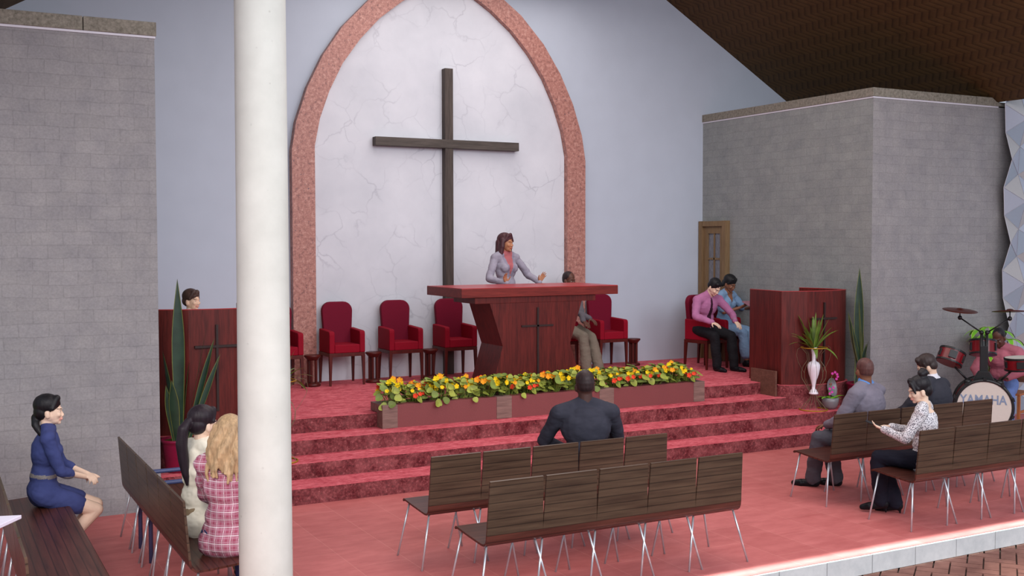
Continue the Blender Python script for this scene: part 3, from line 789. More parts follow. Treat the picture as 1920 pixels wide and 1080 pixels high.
root = empty('white_table', (.43, 6.30, 0), 0, 'white laminate table corner at the left edge in front of the bench', 'table')
pts = [(0, 0), (-.36, -.40), (-.95, -.14), (-.50, .25), (-.12, .03)]
MB().prism([(0, 0), (-.40, -.60), (-1.1, -.15), (-.62, .28), (-.10, .03)], .945, .965).build('tabletop', 'whiteboard', root, bevel=.003)
for x, y in ((-.16, -.10), (-.42, -.50), (-.95, -.16), (-.58, .18)): MB().tube([(x, y, 0), (x, y, .945)], .012, 8).build('leg', 'steel', root, True)

# drum kit: local frame, +Y = away from audience, front of bass drum faces -Y
root = empty('drum_kit', (11.29, 9.02, 0), math.radians(-47), 'red and black drum kit with lettered bass drum and two cymbals', 'drum kit')
RX = Matrix.Rotation(-PI / 2, 4, 'X'); Z0 = .39; Rr = .335
def cyl(prof, loc, rot=RX, n=40, mi=0, cap=True): return MB().lathe(prof, n=n, mat=Matrix.Translation(loc) @ rot, mi=mi, cap=cap)
# RX maps local z to +Y
sh = cyl([(Rr - .02, .03), (Rr - .02, .42)], (0, 0, Z0)).build('bass_drum', 'drumred', root, True)
sh.modifiers.new('e', 'EDGE_SPLIT')
cyl([(Rr - .028, -.002), (Rr, -.012), (Rr + .006, .0), (Rr + .006, .035), (Rr - .022, .045), (Rr - .03, .01)], (0, 0, Z0), cap=False).build('hoop', 'black', sh, True)
cyl([(Rr - .022, .40), (Rr + .006, .405), (Rr + .006, .445), (Rr - .022, .45)], (0, 0, Z0), cap=False).build('hoop', 'black', sh, True)
cyl([(Rr - .022, .004), (Rr - .022, .012)], (0, 0, Z0)).build('drum_skin', 'drumskin', sh)
m = MB()
for k in range(10):
    a = 2 * PI * k / 10 + .3; c = V((math.cos(a) * (Rr - .005), .0, Z0 + math.sin(a) * (Rr - .005)))
    T = Matrix.Translation(c) @ Matrix.Rotation(-a, 4, 'Y'); MB().box((-.012, .03, -.014), (.022, .16, .014), mat=T).box((-.004, -.02, -.02), (.022, .03, .02), mat=T).build('tension_lug', 'black', sh)
for s in (-1, 1): MB().tube([(s * .2, .25, .14), (s * .33, .2, .0)], .011, 8).build('spur', 'black', sh, True)
# lettering
fc = bpy.data.curves.new('lettering', 'FONT'); fc.body = 'YAMAHA'; fc.align_x = 'CENTER'; fc.align_y = 'CENTER'; fc.size = .155; fc.extrude = .001; fc.offset = .003
fo_ = bpy.data.objects.new('lettering', fc); COL.objects.link(fo_)
dg = bpy.context.evaluated_depsgraph_get(); dg.update()
me = bpy.data.meshes.new_from_object(fo_.evaluated_get(dg)); COL.objects.unlink(fo_); bpy.data.objects.remove(fo_)
lt = link('lettering', me, 'drumtext', sh); lt.rotation_euler = (PI / 2, 0, 0); lt.location = (-.01, .002, Z0 + .085); lt.scale = (.82, 1, 1)
# tom post
m = MB(); m.prism([(-.12, 0), (.12, 0), (.09, .06), (.06, .11), (-.06, .11), (-.09, .06)], -.04, .05, 'Y'); 
for v in range(len(m.v)): pass
o = m.build('tom_mount', 'black', root, bevel=.006); o.location = (0, .12, Z0 + Rr - .02)
for s in (-1, 1):
    MB().tube([(s * .03, .14, Z0 + Rr), (s * .03, .14, 1.28)], .017, 10).build('post', 'black', root, True)
    MB().ell((s * .032, .14, 1.285), (.028, .028, .028)).build('joint_knob', 'black', root, True)
MB().box((-.045, .115, .80), (.045, .165, 1.12)).build('clamp', 'black', root, bevel=.006)
def tom(loc, tilt_y, tilt_x, r, h, nm, sk='drumskin'):
    T = Matrix.Translation(loc) @ Matrix.Rotation(tilt_y, 4, 'Y') @ Matrix.Rotation(tilt_x, 4, 'X')
    o = MB().lathe([(r, .012), (r, h - .012)], n=32, mat=T).build(nm, 'drumred', root, True); o.modifiers.new('e', 'EDGE_SPLIT')
    MB().lathe([(r - .008, h - .018), (r + .006, h - .02), (r + .006, h + .004), (r - .008, h + .004)], n=32, mat=T, cap=False).build('hoop', 'black', o)
    MB().lathe([(r - .008, -.004), (r + .006, -.004), (r + .006, .016), (r - .008, .016)], n=32, mat=T, cap=False).build('hoop', 'black', o)
    MB().lathe([(r - .006, h + .002), (r - .006, h + .006)], n=32, mat=T).build('drum_skin', sk, o)
    MB().lathe([(r - .006, -.008), (r - .006, -.003)], n=32, mat=T).build('drum_skin', 'drumred', o)
    m = MB()
    for k in range(6):
        a = 2 * PI * k / 6 + .5; MB().box((-.006, -.014, .04), (.016, .014, h - .04), mat=T @ Matrix.Rotation(a, 4, 'Z') @ Matrix.Translation((r, 0, 0))).build('tension_lug', 'black', o)
    m.box((-.008, -.045, .035), (.022, .045, h - .035), mat=T @ Matrix.Rotation(-PI / 2, 4, 'Z') @ Matrix.Translation((r, 0, 0)))
    m.build('mount_bracket', 'black', o)
    return o
tom((-.0, .30, 1.0), 0, -.26, .155, .175, 'tom_drum')
tom((-.40, .13, .90), .34, -.34, .155, .165, 'tom_drum')
tom((.40, .16, .84), -.06, .03, .165, .15, 'tom_drum')
for s in (-1, 1):
    MB().tube([(s * .17, .12, Z0 + Rr - .04), (s * .33, .11, Z0 + Rr + .13)], .013, 8).build('tom_arm', 'black', root, True)
    MB().ell((s * .18, .12, Z0 + Rr - .05), (.05, .045, .045)).build('joint_knob', 'black', root, True)
    MB().tube([(s * .032, .14, 1.285), (s * .27, .12, 1.455)], .009, 8).build('cymbal_arm', 'black', root, True)
    MB().ell((s * .28, .12, 1.462), (.026, .02, .028)).build('joint_knob', 'black', root, True)
    MB().tube([(s * .28, .12, 1.46), (s * .28, .12, 1.565)], .007, 8).build('cymbal_rod', 'black', root, True)
    T = Matrix.Translation((s * .28, .12, 1.548)) @ Matrix.Rotation(.09 * (1 if s < 0 else -.3), 4, 'Y') @ Matrix.Rotation(.10 if s < 0 else -.12, 4, 'X')
    MB().lathe([(.205, 0), (.205, .002), (.14, .008), (.06, .014), (.045, .018), (.03, .03), (.008, .034), (.008, .028), (.04, .012), (.14, .003)], n=40, mat=T).build('cymbal', 'cymbal', root, True)

# drummer's wooden chair
root = empty('wooden_chair', (12.39, 9.53, 0), math.radians(-72), 'light wooden chair behind the drums under the drummer', 'chair')
for x, y, z in ((-.2, -.2, .43), (.2, -.2, .43), (-.2, .2, .86), (.2, .2, .86)): MB().box((x - .018, y - .018, 0), (x + .018, y + .018, z)).build('leg', 'chairorange', root, bevel=.004)
MB().box((-.22, -.22, .43), (.22, .22, .455)).build('seat', 'chairorange', root, bevel=.005)
MB().box((-.18, .185, .56), (.18, .205, .84)).build('backrest', 'boardwood', root, bevel=.005)
for s in (-1, 1): MB().box((s * .2 - .01, -.2, .2), (s * .2 + .01, .2, .23)).build('stretcher', 'chairorange', root)

# ------------------------------------------------------------------ people
def axes(d, n):
    d = V(d).normalized(); n = V(n); n = (n - d * n.dot(d)).normalized(); s = d.cross(n); return d, n, s
def hand_prims(m, w, d, n, side, curl=.35, spread=.12, h=1.0, infl=0):
    """w wrist, d finger direction, n palm normal (towards which fingers curl); side=+1 thumb along +s"""
    d, n, s = axes(d, n); s = s * side; w = V(w)
    for k in (-.021, 0, .021): m.capsule(w + d * .012 * h + s * k * .55 * h, w + d * .078 * h + s * k * 1.15 * h, .0155 * h, .0125 * h, 10, 3)
    for k, ln, dz in ((-1.5, .060, -.006), (-.5, .074, .003), (.5, .079, .004), (1.5, .070, 0)):
        p = w + d * (.080 + dz) * h + s * (k * .0185) * h; a = 0
        for q, f in enumerate((.45, .32, .26)):
            a += curl * (.6, 1.0, .7)[q]
            dd = (d * math.cos(a) + n * math.sin(a) + s * k * spread * .6).normalized()
            p2 = p + dd * ln * f * h; m.capsule(p, p2, (.0088 - .0007 * q) * h, (.0083 - .0009 * q) * h, 8, 3); p = p2
    p = w + d * .022 * h + s * .026 * h; t1 = (d * .55 + s * .75 + n * .35).normalized(); p2 = p + t1 * .042 * h
    m.capsule(p, p2, .0125 * h, .0105 * h, 8, 3); t2 = (d * .8 + s * .45 + n * .4).normalized(); p3 = p2 + t2 * .034 * h; m.capsule(p2, p3, .0102 * h, .0082 * h, 8, 3)

def ik(a, t, l1, l2, hint):
    a, t = V(a), V(t); d = t - a; L = min(d.length, (l1 + l2) * .995); dn = d.normalized()
    x = (l1 * l1 - l2 * l2 + L * L) / (2 * L); y = math.sqrt(max(0, l1 * l1 - x * x))
    h = V(hint); h = (h - dn * h.dot(dn)).normalized()
    return a + dn * x + h * y, a + dn * L

def remesh(prim, name, voxel, smooth=4):
    me = prim.mesh('t'); o = bpy.data.objects.new('t', me); COL.objects.link(o)
    r = o.modifiers.new('r', 'REMESH'); r.mode = 'VOXEL'; r.voxel_size = voxel; r.use_smooth_shade = True
    if smooth: sm = o.modifiers.new('s', 'SMOOTH'); sm.iterations = smooth; sm.factor = .5
    dg = bpy.context.evaluated_depsgraph_get(); dg.update()
    out = bpy.data.meshes.new_from_object(o.evaluated_get(dg)); out.name = name
    bpy.data.objects.remove(o); bpy.data.meshes.remove(me)
    out.materials.clear(); out.polygons.foreach_set('use_smooth', [True] * len(out.polygons))
    return out
def wrinkle(me, amp, seed, sc_=(9, 9, 14)):
    me.update(); off = V((seed * 3.1, seed, 0))
    ns = [v.normal.copy() for v in me.vertices]
    for v, n in zip(me.vertices, ns):
        p = V((v.co.x * sc_[0], v.co.y * sc_[1], v.co.z * sc_[2])) + off
        f = noise.noise(p) + .5 * abs(noise.noise(p * 2.1)); v.co += n * amp * f
def recolor(me, fn):
    for p in me.polygons: p.material_index = fn(p.center)

SKIN = {'dark': srgb(92, 58, 46), 'deep': srgb(74, 48, 42), 'brown': srgb(128, 84, 62), 'tan': srgb(176, 122, 90), 'pale': srgb(232, 200, 176), 'light': srgb(222, 186, 160)}
def skinmat(k):
    nm = 'skin_' + k
    if nm not in M: M[nm] = plain(nm, SKIN[k], .5, .35, var=.05, scale=20)
    if 'lips_' + k not in M:
        c = SKIN[k]; M['lips_' + k] = plain('lips_' + k, (min(1, c[0] * .92), c[1] * .62, c[2] * .66), .45)
    return nm
def cloth(name, rgb, var=.08, rough=.8):
    if name not in M: M[name] = plain(name, srgb(*rgb), rough, .15, var=var, scale=12)
    return name
M['eyewhite'] = plain('eye_white', srgb(216, 210, 204), .3); M['iris'] = plain('dark_iris', srgb(30, 20, 16), .2)

def hairmat(c):
    nm = 'hair_%d_%d_%d' % c
    if nm not in M:
        t = NT(nm, .5, .3); f = t.noise(t.coord((1, 1, .12)), 70, 4, .7); g = t.noise(t.coord((1, 1, .4)), 14, 3, .6); c = srgb(*c)
        a = t.ramp(f, [(.35, tuple(x * .55 for x in c)), (.65, tuple(min(1, x * 1.35) for x in c))]); b = t.ramp(g, [(.35, tuple(x * .7 for x in c)), (.65, tuple(min(1, x * 1.25) for x in c))])
        t.color(t.mix(.4, a, b)); t.bump(f, .4, .004); M[nm] = t.m
    return nm
def person(label, loc, heading, pz, s=1.0, fem=False, lean=0, lean2=0, head=(0, 0, 0), hands=None, feet=None, knees=None, elbows=None, hips=.09, bulk=1.0,
           skin='light', hair=('short', (30, 22, 20)), top=None, bottom=None, shoes='shoe_black', curl=.35, voxel=.0065, extra=None, twist=0, headpush=0):
    k = s; rz = math.radians(heading - 90)
    P = V((0, 0, pz)); u1 = V((0, math.sin(lean), math.cos(lean))); u2 = V((0, math.sin(lean2), math.cos(lean2))); um = ((u1 + u2) / 2).normalized()
    s1 = P + u1 * .13 * k; s2 = s1 + um * .17 * k; s3 = s2 + u2 * .20 * k
    Tw = Matrix.Rotation(twist, 3, 'Z')
    X = Tw @ V((1, 0, 0)); F = lambda u: Tw @ V((0, u.z, -u.y))
    def Rm(u, x=X): f = u.cross(x).normalized(); return Matrix((x, f, u)).transposed()
    R1 = Rm(u1, V((1, 0, 0))); RM = Rm(um, (X + V((1, 0, 0))).normalized()); R2 = Rm(u2)
    sw = (.168 if fem else .192) * k * (bulk * .5 + .5)
    sd_ = .035 if fem else .052; shp = {-1: s3 - u2 * sd_ * k - X * sw, 1: s3 - u2 * sd_ * k + X * sw}
    Hyaw, Hpit, Hrol = head
    HR = Matrix.Rotation(Hyaw + twist, 3, 'Z') @ Matrix.Rotation(-Hpit, 3, 'X') @ Matrix.Rotation(Hrol, 3, 'Y')
    nb = s3 + u2 * .055 * k + V((0, .012, 0)) + Tw @ V((0, headpush, 0)); hs = k ** .5
    H = lambda x, y, z: nb + HR @ (V((x, y, z)) * hs)
    uplen, folen = .285 * k, .255 * k; th, shn = .43 * k, .42 * k
    hands = hands or {}; feet = feet or {}; knees = knees or {}; elbows = elbows or {}
    arm = {}; leg = {}
    for sd in (-1, 1):
        tgt, fd, pn = hands.get(sd, ((sd * .2, .1, pz), (0, .3, -1), (-sd, 0, 0)))[:3]
        e, w = ik(shp[sd], tgt, uplen, folen, elbows.get(sd, (sd * .5, -.6, -.6))); arm[sd] = (shp[sd], e, w, V(fd), V(pn))
        hp = P + V((sd * hips * k, 0, 0)); at, toe = feet.get(sd, ((sd * .12, .42, .09), (0, 1, 0)))
        kn, an = ik(hp, at, th, shn, knees.get(sd, (0, 1, 1))); leg[sd] = (hp, kn, an, V(toe))
    fb = bulk
    def torso(m, i=0.0, low=True):
        if low: m.ell(P + u1 * .02 * k, ((.168 if fem else .158) * k + i, .115 * k + i, .118 * k + i), R1)
        m.ell(s1 + um * .02 * k, ((.122 if fem else .140) * k * fb + i, (.092 if fem else .102) * k * fb + i, .14 * k + i), RM)
        m.ell(s2 + u2 * .045 * k, ((.140 if fem else .165) * k * fb + i, (.098 if fem else .112) * k * fb + i, .165 * k + i), R2)
        if fem:
            for q in (-1, 1): m.ell(s2 + u2 * .045 * k + X * q * .065 * k + (R2 @ V((0, 1, 0))) * .075 * k, (.052 * k + i, .044 * k + i, .052 * k + i), R2)
        m.capsule(shp[-1], shp[1], (.047 if fem else .058) * k + i, (.047 if fem else .058) * k + i)
        for q in (-1, 1): m.capsule(s3 + u2 * .028 * k, shp[q] + u2 * .008 * k, .050 * k + i * .7, .048 * k + i)
    def armp(m, i=0.0, frac=2.0, cuff=None):
        for q in (-1, 1):
            a, e, w, _, _ = arm[q]; r = (.043 if fem else .052) * k * (.6 + .4 * fb); r2 = (.034 if fem else .041) * k; r3 = (.024 if fem else .028) * k
            if frac >= 1: m.capsule(a, e, r + i, r2 + i)
            else: m.capsule(a, a + (e - a) * frac, r + i, r2 * frac + r * (1 - frac) + i * 1.3)
            if frac > 1:
                g = min(1, frac - 1); m.capsule(e, e + (w - e) * g, r2 + i, (r2 * (1 - g) + r3 * g) + i * .8)
    def legp(m, i=0.0, t0=0, shin=True, flare=0.0, thf=1.0):
        for q in (-1, 1):
            hp, kn, an, _ = leg[q]; r = .088 * k; r2 = .057 * k; r3 = .039 * k
            m.capsule(hp, hp + (kn - hp) * thf, r + i, (r + (r2 - r) * thf) + i)
            if shin: m.capsule(kn, kn + (an - kn) * .45, r2 + i, .054 * k + i + flare * .4); m.capsule(kn + (an - kn) * .4, an, .054 * k + i + flare * .4, r3 + i + flare)
    def footp(m, i=0.0, heel=0.0):
        for q in (-1, 1):
            _, kn, an, toe = leg[q]; t = toe.normalized(); dn = V((0, 0, -1)); 
            side = t.cross(V((0, 0, 1))).normalized(); up = side.cross(t).normalized()
            hb = an - up * (.045 * k) - t * .03 * k; m.capsule(an - up * .01, hb, .036 * k + i, .032 * k + i)
            ball = an - up * (.058 * k + .0) + t * .115 * k; tip = an - up * (.064 * k) + t * .185 * k
            m.capsule(hb, ball, .034 * k + i, .03 * k + i); m.capsule(ball, tip, .032 * k + i, .020 * k + i); m.capsule(ball + side * .014, ball - side * .014, .028 * k + i, .028 * k + i)
    # --- body
    b = MB(); torso(b, -.014); armp(b, -.003); legp(b, -.012 if bottom else -.002); footp(b)
    for q in (-1, 1):
        _, e, w, fd, pn = arm[q]
        hc = hands.get(q, (0, 0, 0, None)); cc = hc[3] if len(hc) > 3 and hc[3] is not None else curl
        hand_prims(b, w, fd, pn, hc[4] if len(hc) > 4 else 1, cc, h=k * (.92 if fem else 1.02))
    b.capsule(s3 - u2 * .02, H(0, -.022, .06), (.050 if fem else .060) * k, (.046 if fem else .055) * hs)
    E3 = lambda c, r: b.ell(H(*c), tuple(x * hs for x in r), HR)
    E3((0, -.012, .148), (.073, .094, .082)); E3((0, .032, .092), (.060, .058, .082)); E3((0, .036, .038), (.046, .044, .036)); E3((0, .066, .014), (.020, .018, .016))
    E3((0, -.002, .07), (.066, .06, .05)); E3((0, -.027, .125), (.071, .080, .07)); E3((0, -.034, .10), (.066, .068, .066)); E3((0, .080, .122), (.046, .014, .010)); E3((0, .087, .042), (.022, .011, .010)); 
    for q in (-1, 1): E3((q * .034, .068, .078), (.022, .018, .02)); E3((q * .073, -.008, .086), (.009, .020, .031)); E3((q * .012, .094, .067), (.008, .009, .007))
    b.capsule(H(0, .082, .108), H(0, .099, .072), .007 * hs, .0098 * hs)
    me = remesh(b, 'person', voxel, 3)
    Hi = HR.transposed()
    def skinfn(c):
        q = Hi @ (c - nb) / hs
        if q.y > .07 and abs(q.x) < .026 and .031 < q.z < .053: return 1
        if q.y > .055 and .013 < abs(q.x) < .052 and abs(q.z - (.122 + .004 * (1 - abs(abs(q.x) - .03) / .02))) < .0028: return 2
        if beard and q.z < .062 and q.y > -.0 and q.z > -.05 and abs(q.x) < .09 and not (abs(q.x) < .022 and q.z > .03 and q.y > .085): return 2
        return 0
    hst, hrgb = hair; beard = hst == 'beard'
    hm = hairmat(hrgb); sk = skinmat(skin)
    recolor(me, skinfn)
    root = link('person', me, [sk, 'lips_' + skin, hm]); root.location = loc; root.rotation_euler = (0, 0, rz)
    root['category'] = 'person'; root['label'] = label
    # --- eyes
    for q in (-1, 1):
        m = MB(); m.ell(H(q * .031, .0755, .101), (.0095 * hs, .0078 * hs, .0038 * hs), HR, 12, 8); m.ell(H(q * .031, .0802, .101), (.0045 * hs, .0038 * hs, .0038 * hs), HR, 10, 6, 1)
        m.build('eye', ['eyewhite', 'iris'], root, True)
    # --- hair
    hp_ = MB(); HE = lambda c, r: hp_.ell(H(*c), tuple(x * hs for x in r), HR); HC = lambda a, bb, r0, r1: hp_.capsule(H(*a), H(*bb), r0 * hs, r1 * hs)
    if hst in ('buzz',): HE((0, -.017, .152), (.0762, .0935, .081)); HE((0, -.027, .130), (.0755, .085, .072)); HE((0, -.036, .105), (.0700, .072, .064))
    elif hst in ('short', 'beard'):
        HE((0, -.018, .158), (.083, .098, .086)); HE((0, -.05, .105), (.074, .064, .06)); HC((-.03, .052, .200), (.04, .050, .198), .030, .030)
        for q in (-1, 1): HC((q * .068, .012, .15), (q * .070, .008, .105), .016, .008)
    else:
        HE((0, -.020, .160), (.087, .102, .086)); HE((0, -.052, .105), (.078, .066, .07))
        for q in (-1, 1): HC((q * .028, .050, .200), (q * .070, .028, .13), .030, .016)
    if hst == 'tail' or hst == 'lowtail':
        a0 = (0, -.125, .135) if hst == 'tail' else (0, -.09, .05); HE(a0, (.026, .026, .026))
        if hst == 'tail': pts = [(0, -.125, .13), (0, -.165, .08), (-.005, -.17, -.02), (.0, -.155, -.13), (.01, -.14, -.23), (.015, -.13, -.30)]; rr = [.028, .037, .040, .036, .026, .010]
        else: pts = [(0, -.10, .06), (.035, -.10, .01), (.06, -.07, -.04), (.085, -.01, -.12), (.10, .03, -.20), (.105, .04, -.27)]; rr = [.034, .030, .024, .021, .017, .009]
        for i in range(len(pts) - 1): HC(pts[i], pts[i + 1], rr[i], rr[i + 1])
    if hst == 'bob':
        for q in (-1, 1):
            HC((q * .074, .005, .15), (q * .088, .005, .06), .028, .032); HC((q * .088, .0, .06), (q * .098, -.012, -.035), .032, .030); HC((q * .098, -.012, -.035), (q * .125, -.02, -.06), .026, .014)
            HC((q * .05, -.07, .12), (q * .065, -.075, -.03), .045, .04)
        HC((0, -.08, .12), (0, -.09, -.03), .05, .04); HC((-.02, .06, .215), (-.07, .055, .13), .022, .018)
    if hst == 'long':
        random.seed(5)
        for j in range(34):
            a = -2.5 + 5.0 * j / 33 - PI / 2; x, y = math.cos(a), math.sin(a); prev = None; lf_ = random.uniform(.80, 1.08)
            for i in range(8):
                t = i / 7; R_ = .078 + .026 * math.sin(t * 2.4) ; z = .16 - .33 * t * lf_ * (1 if y < .2 else .9)
                w = .014 * math.sin(t * 9 + j * 1.3)
                p = ((x * (R_ * 1.05 + .022 * t + w)), y * (R_ + .03 * t + w) - .02, z)
                if prev: HC(prev, p, .021 - .011 * t * t, .021 - .012 * t * t)
                prev = p
    if hst == 'bun': HE((0, -.07, .255), (.048, .048, .040)); HC((-.03, -.05, .25), (.03, -.08, .27), .03, .028); HC((-.045, .072, .19), (-.075, .060, .10), .018, .010); HE((0, -.06, .10), (.07, .06, .07))
    if hst == 'wrap': HE((0, -.02, .165), (.092, .106, .088)); HE((0, -.115, .085), (.035, .035, .045)); HC((0, -.12, .08), (.0, -.125, .02), .03, .02)
    hme = remesh(hp_, 'hair', .0055 if hst != 'long' else .006, 1 if hst == 'long' else 6)
    if hst not in ('buzz', 'wrap'): wrinkle(hme, .0018, len(label), (50, 50, 8))
    link('head_wrap' if hst == 'wrap' else 'hair', hme, hm, root)
    # --- clothes
    t = dict(mat='c', mats=[], sleeve=2.0, infl=.012, low=True, fn=None, wr=.010, neck=0, name='shirt'); t.update(top or {})
    m = MB(); torso(m, t['infl'], t['low']); armp(m, t['infl'], t['sleeve'])
    if t.get('hem'):  # skirt of a coat or blouse around the hips
        m.ell(P + u1 * -.02, (.190 * k + t['infl'], .134 * k + t['infl'], .125), R1)
    if t.get('skirt'):
        fr = t['skirt']; A = [leg[q][0] + (leg[q][1] - leg[q][0]) * fr for q in (-1, 1)]; B_ = [leg[q][0] for q in (-1, 1)]
        for q in (0, 1): m.capsule(B_[q], A[q], .096 * k, (.096 + (.064 - .096) * fr) * k + .006)
        m.capsule((B_[0] + B_[1]) / 2, (A[0] + A[1]) / 2, .09 * k, .062 * k)
        if t.get('longskirt'):
            for q in (-1, 1): m.capsule(leg[q][1], leg[q][1] + (leg[q][2] - leg[q][1]) * .75, .075 * k, .085 * k)
            K2 = [(leg[q][1] + (leg[q][2] - leg[q][1]) * .75) for q in (-1, 1)]; m.capsule((leg[-1][1] + leg[1][1]) / 2, (K2[0] + K2[1]) / 2, .075, .08)
    if t['neck']: m.capsule(s3 + u2 * .005, s3 + u2 * (.03 + .02 * t['neck']) + V((0, .005, 0)), .062 * k + .004, (.054 if fem else .062) * k + .004)
    me = remesh(m, t['name'], .0075, 9); wrinkle(me, t['wr'], len(label) * .7)
    R2i = R2.transposed()
    if t['fn']: recolor(me, lambda c: t['fn'](R2i @ (c - s3) / k, c))
    link(t['name'], me, t['mats'], root)
    if bottom:
        bt = dict(infl=.014, flare=.022, name='trousers', wr=.010); bt.update(bottom); m = MB()
        m.ell(P + u1 * .02, (.160 * k + .014, .117 * k + .012, .112 * k), R1); legp(m, bt['infl'], flare=bt['flare'])
        me = remesh(m, bt['name'], .008, 8); wrinkle(me, bt['wr'], len(label) * .3); link(bt['name'], me, bt['mats'], root)
    if shoes:
        for q in (-1, 1):
            keep = leg[-q]; m = MB(); lv = dict(leg); leg.clear(); leg[-1] = lv[q]; leg[1] = lv[q]; footp(m, .008); 
            _, kn, an, toe = lv[q]; tt = toe.normalized()
            if fem and shoes != 'shoe_flat': m.capsule(an - tt * .045 * k + V((0, 0, -.05)), an - tt * .05 * k + V((0, 0, -.115)), .016, .008)
            leg.clear(); leg.update(lv); me = remesh(m, 'shoe', .008, 2); link('shoe', me, shoes, root)
    if extra: extra(root, dict(H=H, HR=HR, s1=s1, s2=s2, s3=s3, R2=R2, R1=R1, P=P, u2=u2, arm=arm, leg=leg, k=k, X=X, hs=hs))
    return root

cloth('shoe_black', (26, 26, 30), .1, .35)
def vneck(w, depth, under=1, tie=None, lapel=None, front=.02):
    """material by position on the chest: c in torso frame (x right, y forward, z up from the neck base)"""
    def fn(c, _):
        if c.y > front and c.z > -depth and abs(c.x) < w * (1 + c.z / depth) + (.0): 
            if tie and abs(c.x) < .018 + .012 * (-c.z / depth) and c.z < .02: return tie
            return under
        if lapel and c.y > front - .02 and c.z > -depth - .01 and abs(c.x) < w * (1 + c.z / depth) + .034: return lapel
        return 0
    return fn
def wr(*p): return V(p)
def world_hand(loc, heading, p):
    r = math.radians(heading - 90); q = V(p) - V(loc); return (Matrix.Rotation(-r, 3, 'Z') @ q)

# preacher, standing on a low step behind the pulpit
o = MB().box((6.30, 12.08, ZS), (6.90, 12.70, ZS + .19)).build('speaker_step', 'mahog_x', bevel=.004); tag(o, 'low wooden step under the standing preacher behind the pulpit', 'step')
cloth('suit_lilac', (150, 146, 160)); cloth('suit_lilac_lapel', (136, 132, 148)); cloth('rose_top', (168, 96, 100)); cloth('skirt_grey', (130, 128, 140))
loc = (6.53, 12.40, ZS + .19); hd = -80
person('standing woman preacher with brown shoulder-length hair, grey-lilac blazer and rose top, hands spread', loc, hd, .93, 1.0, True, lean=.0, lean2=-.02, head=(.32, -.02, 0),
       hands={1: ((.20, .27, 1.095), (.40, .2, .85), (0, 1, .1), .3, 1), -1: ((-.33, .27, 1.095), (-.5, .1, .8), (0, 1, .1), .25, -1)}, elbows={1: (.6, -.5, -.5), -1: (-.6, -.4, -.5)},
       feet={-1: ((-.1, 0, .07), (0, 1, 0)), 1: ((.1, .04, .07), (0, 1, 0))}, knees={-1: (0, 1, 0), 1: (0, 1, 0)}, skin='tan', hair=('bob', (72, 40, 46)), voxel=.0052,
       top=dict(mats=['suit_lilac', 'rose_top', 'suit_lilac_lapel'], name='blazer', infl=.012, fn=vneck(.062, .26, 1, None, 2), neck=0), bottom=dict(mats=['skirt_grey']))
# man behind the pulpit on an armchair
cloth('taupe_trousers', (118, 108, 96)); cloth('grey_shirt', (96, 92, 98)); cloth('beige', (140, 130, 118))
def stool_sit(x, y, seat): return (x, y, ZS), .515 + .085
person('seated man in grey shirt and beige trousers partly hidden behind the pulpit', (7.96, 13.28, ZS), -72, .60, 1.0, lean=.0, lean2=.06, head=(.0, .1, 0),
       hands={-1: ((.10, .42, .64), (.2, .8, -.45), (0, -.2, -1), .3, 1), 1: ((-.16, .44, .64), (0, .8, -.3), (0, 0, -1), .4, -1)}, elbows={-1: (-.5, -.4, -.5), 1: (.6, -.4, -.5)},
       feet={-1: ((-.02, .56, .085), (.3, 1, 0)), 1: ((.16, .50, .085), (-.2, 1, 0))}, skin='dark', hair=('buzz', (44, 32, 34)), top=dict(mats=['grey_shirt']), bottom=dict(mats=['taupe_trousers']))
# man in pink shirt
cloth('pink_shirt', (176, 112, 152)); cloth('plum_tie', (58, 26, 44)); cloth('black_trousers', (30, 30, 34)); M['watch'] = plain('steel_watch', srgb(150, 150, 150), .3, .5, .8)
def ex_watch(root, d):
    a, e, w, _, _ = d['arm'][-1]; ax = (w - e).normalized(); c = w - ax * .012; m = MB(); u = ax.orthogonal().normalized(); v = ax.cross(u)
    m.tube([c + (u * math.cos(t) + v * math.sin(t)) * .037 for t in [2 * PI * i / 16 for i in range(16)]], .006, 6, closed=True); m.build('wristwatch', 'watch', root, True)
    # collar
def tiefn(c, _):
    if c.y > .03 and abs(c.x - .0) < .014 + .030 * min(1, max(0, -c.z / .45)) and -.42 < c.z < .0: return 1
    return 0
person('seated man with short black hair, pink shirt and dark plum tie, hands on his knees', (9.76, 12.50, ZS), -90, .555, .97, lean=.06, lean2=.34, head=(.18, .66, 0), headpush=.02,
       hands={1: ((.17, .40, .685), (-.35, .85, -.35), (0, -.3, -1), .25, -1), -1: ((-.20, .44, .69), (.0, .8, -.55), (0, -.4, -1), .3, 1)}, elbows={1: (.9, -.3, -.4), -1: (-.9, -.2, -.4)},
       feet={1: ((.08, .40, .085), (.0, 1, 0)), -1: ((-.14, .50, .085), (-.25, 1, 0))}, knees={1: (.25, 1, 1), -1: (-.35, 1, 1)}, skin='pale', hair=('short', (24, 24, 28)),
       top=dict(mats=['pink_shirt', 'plum_tie'], fn=tiefn, neck=.6), bottom=dict(mats=['black_trousers'], flare=.012), extra=ex_watch)
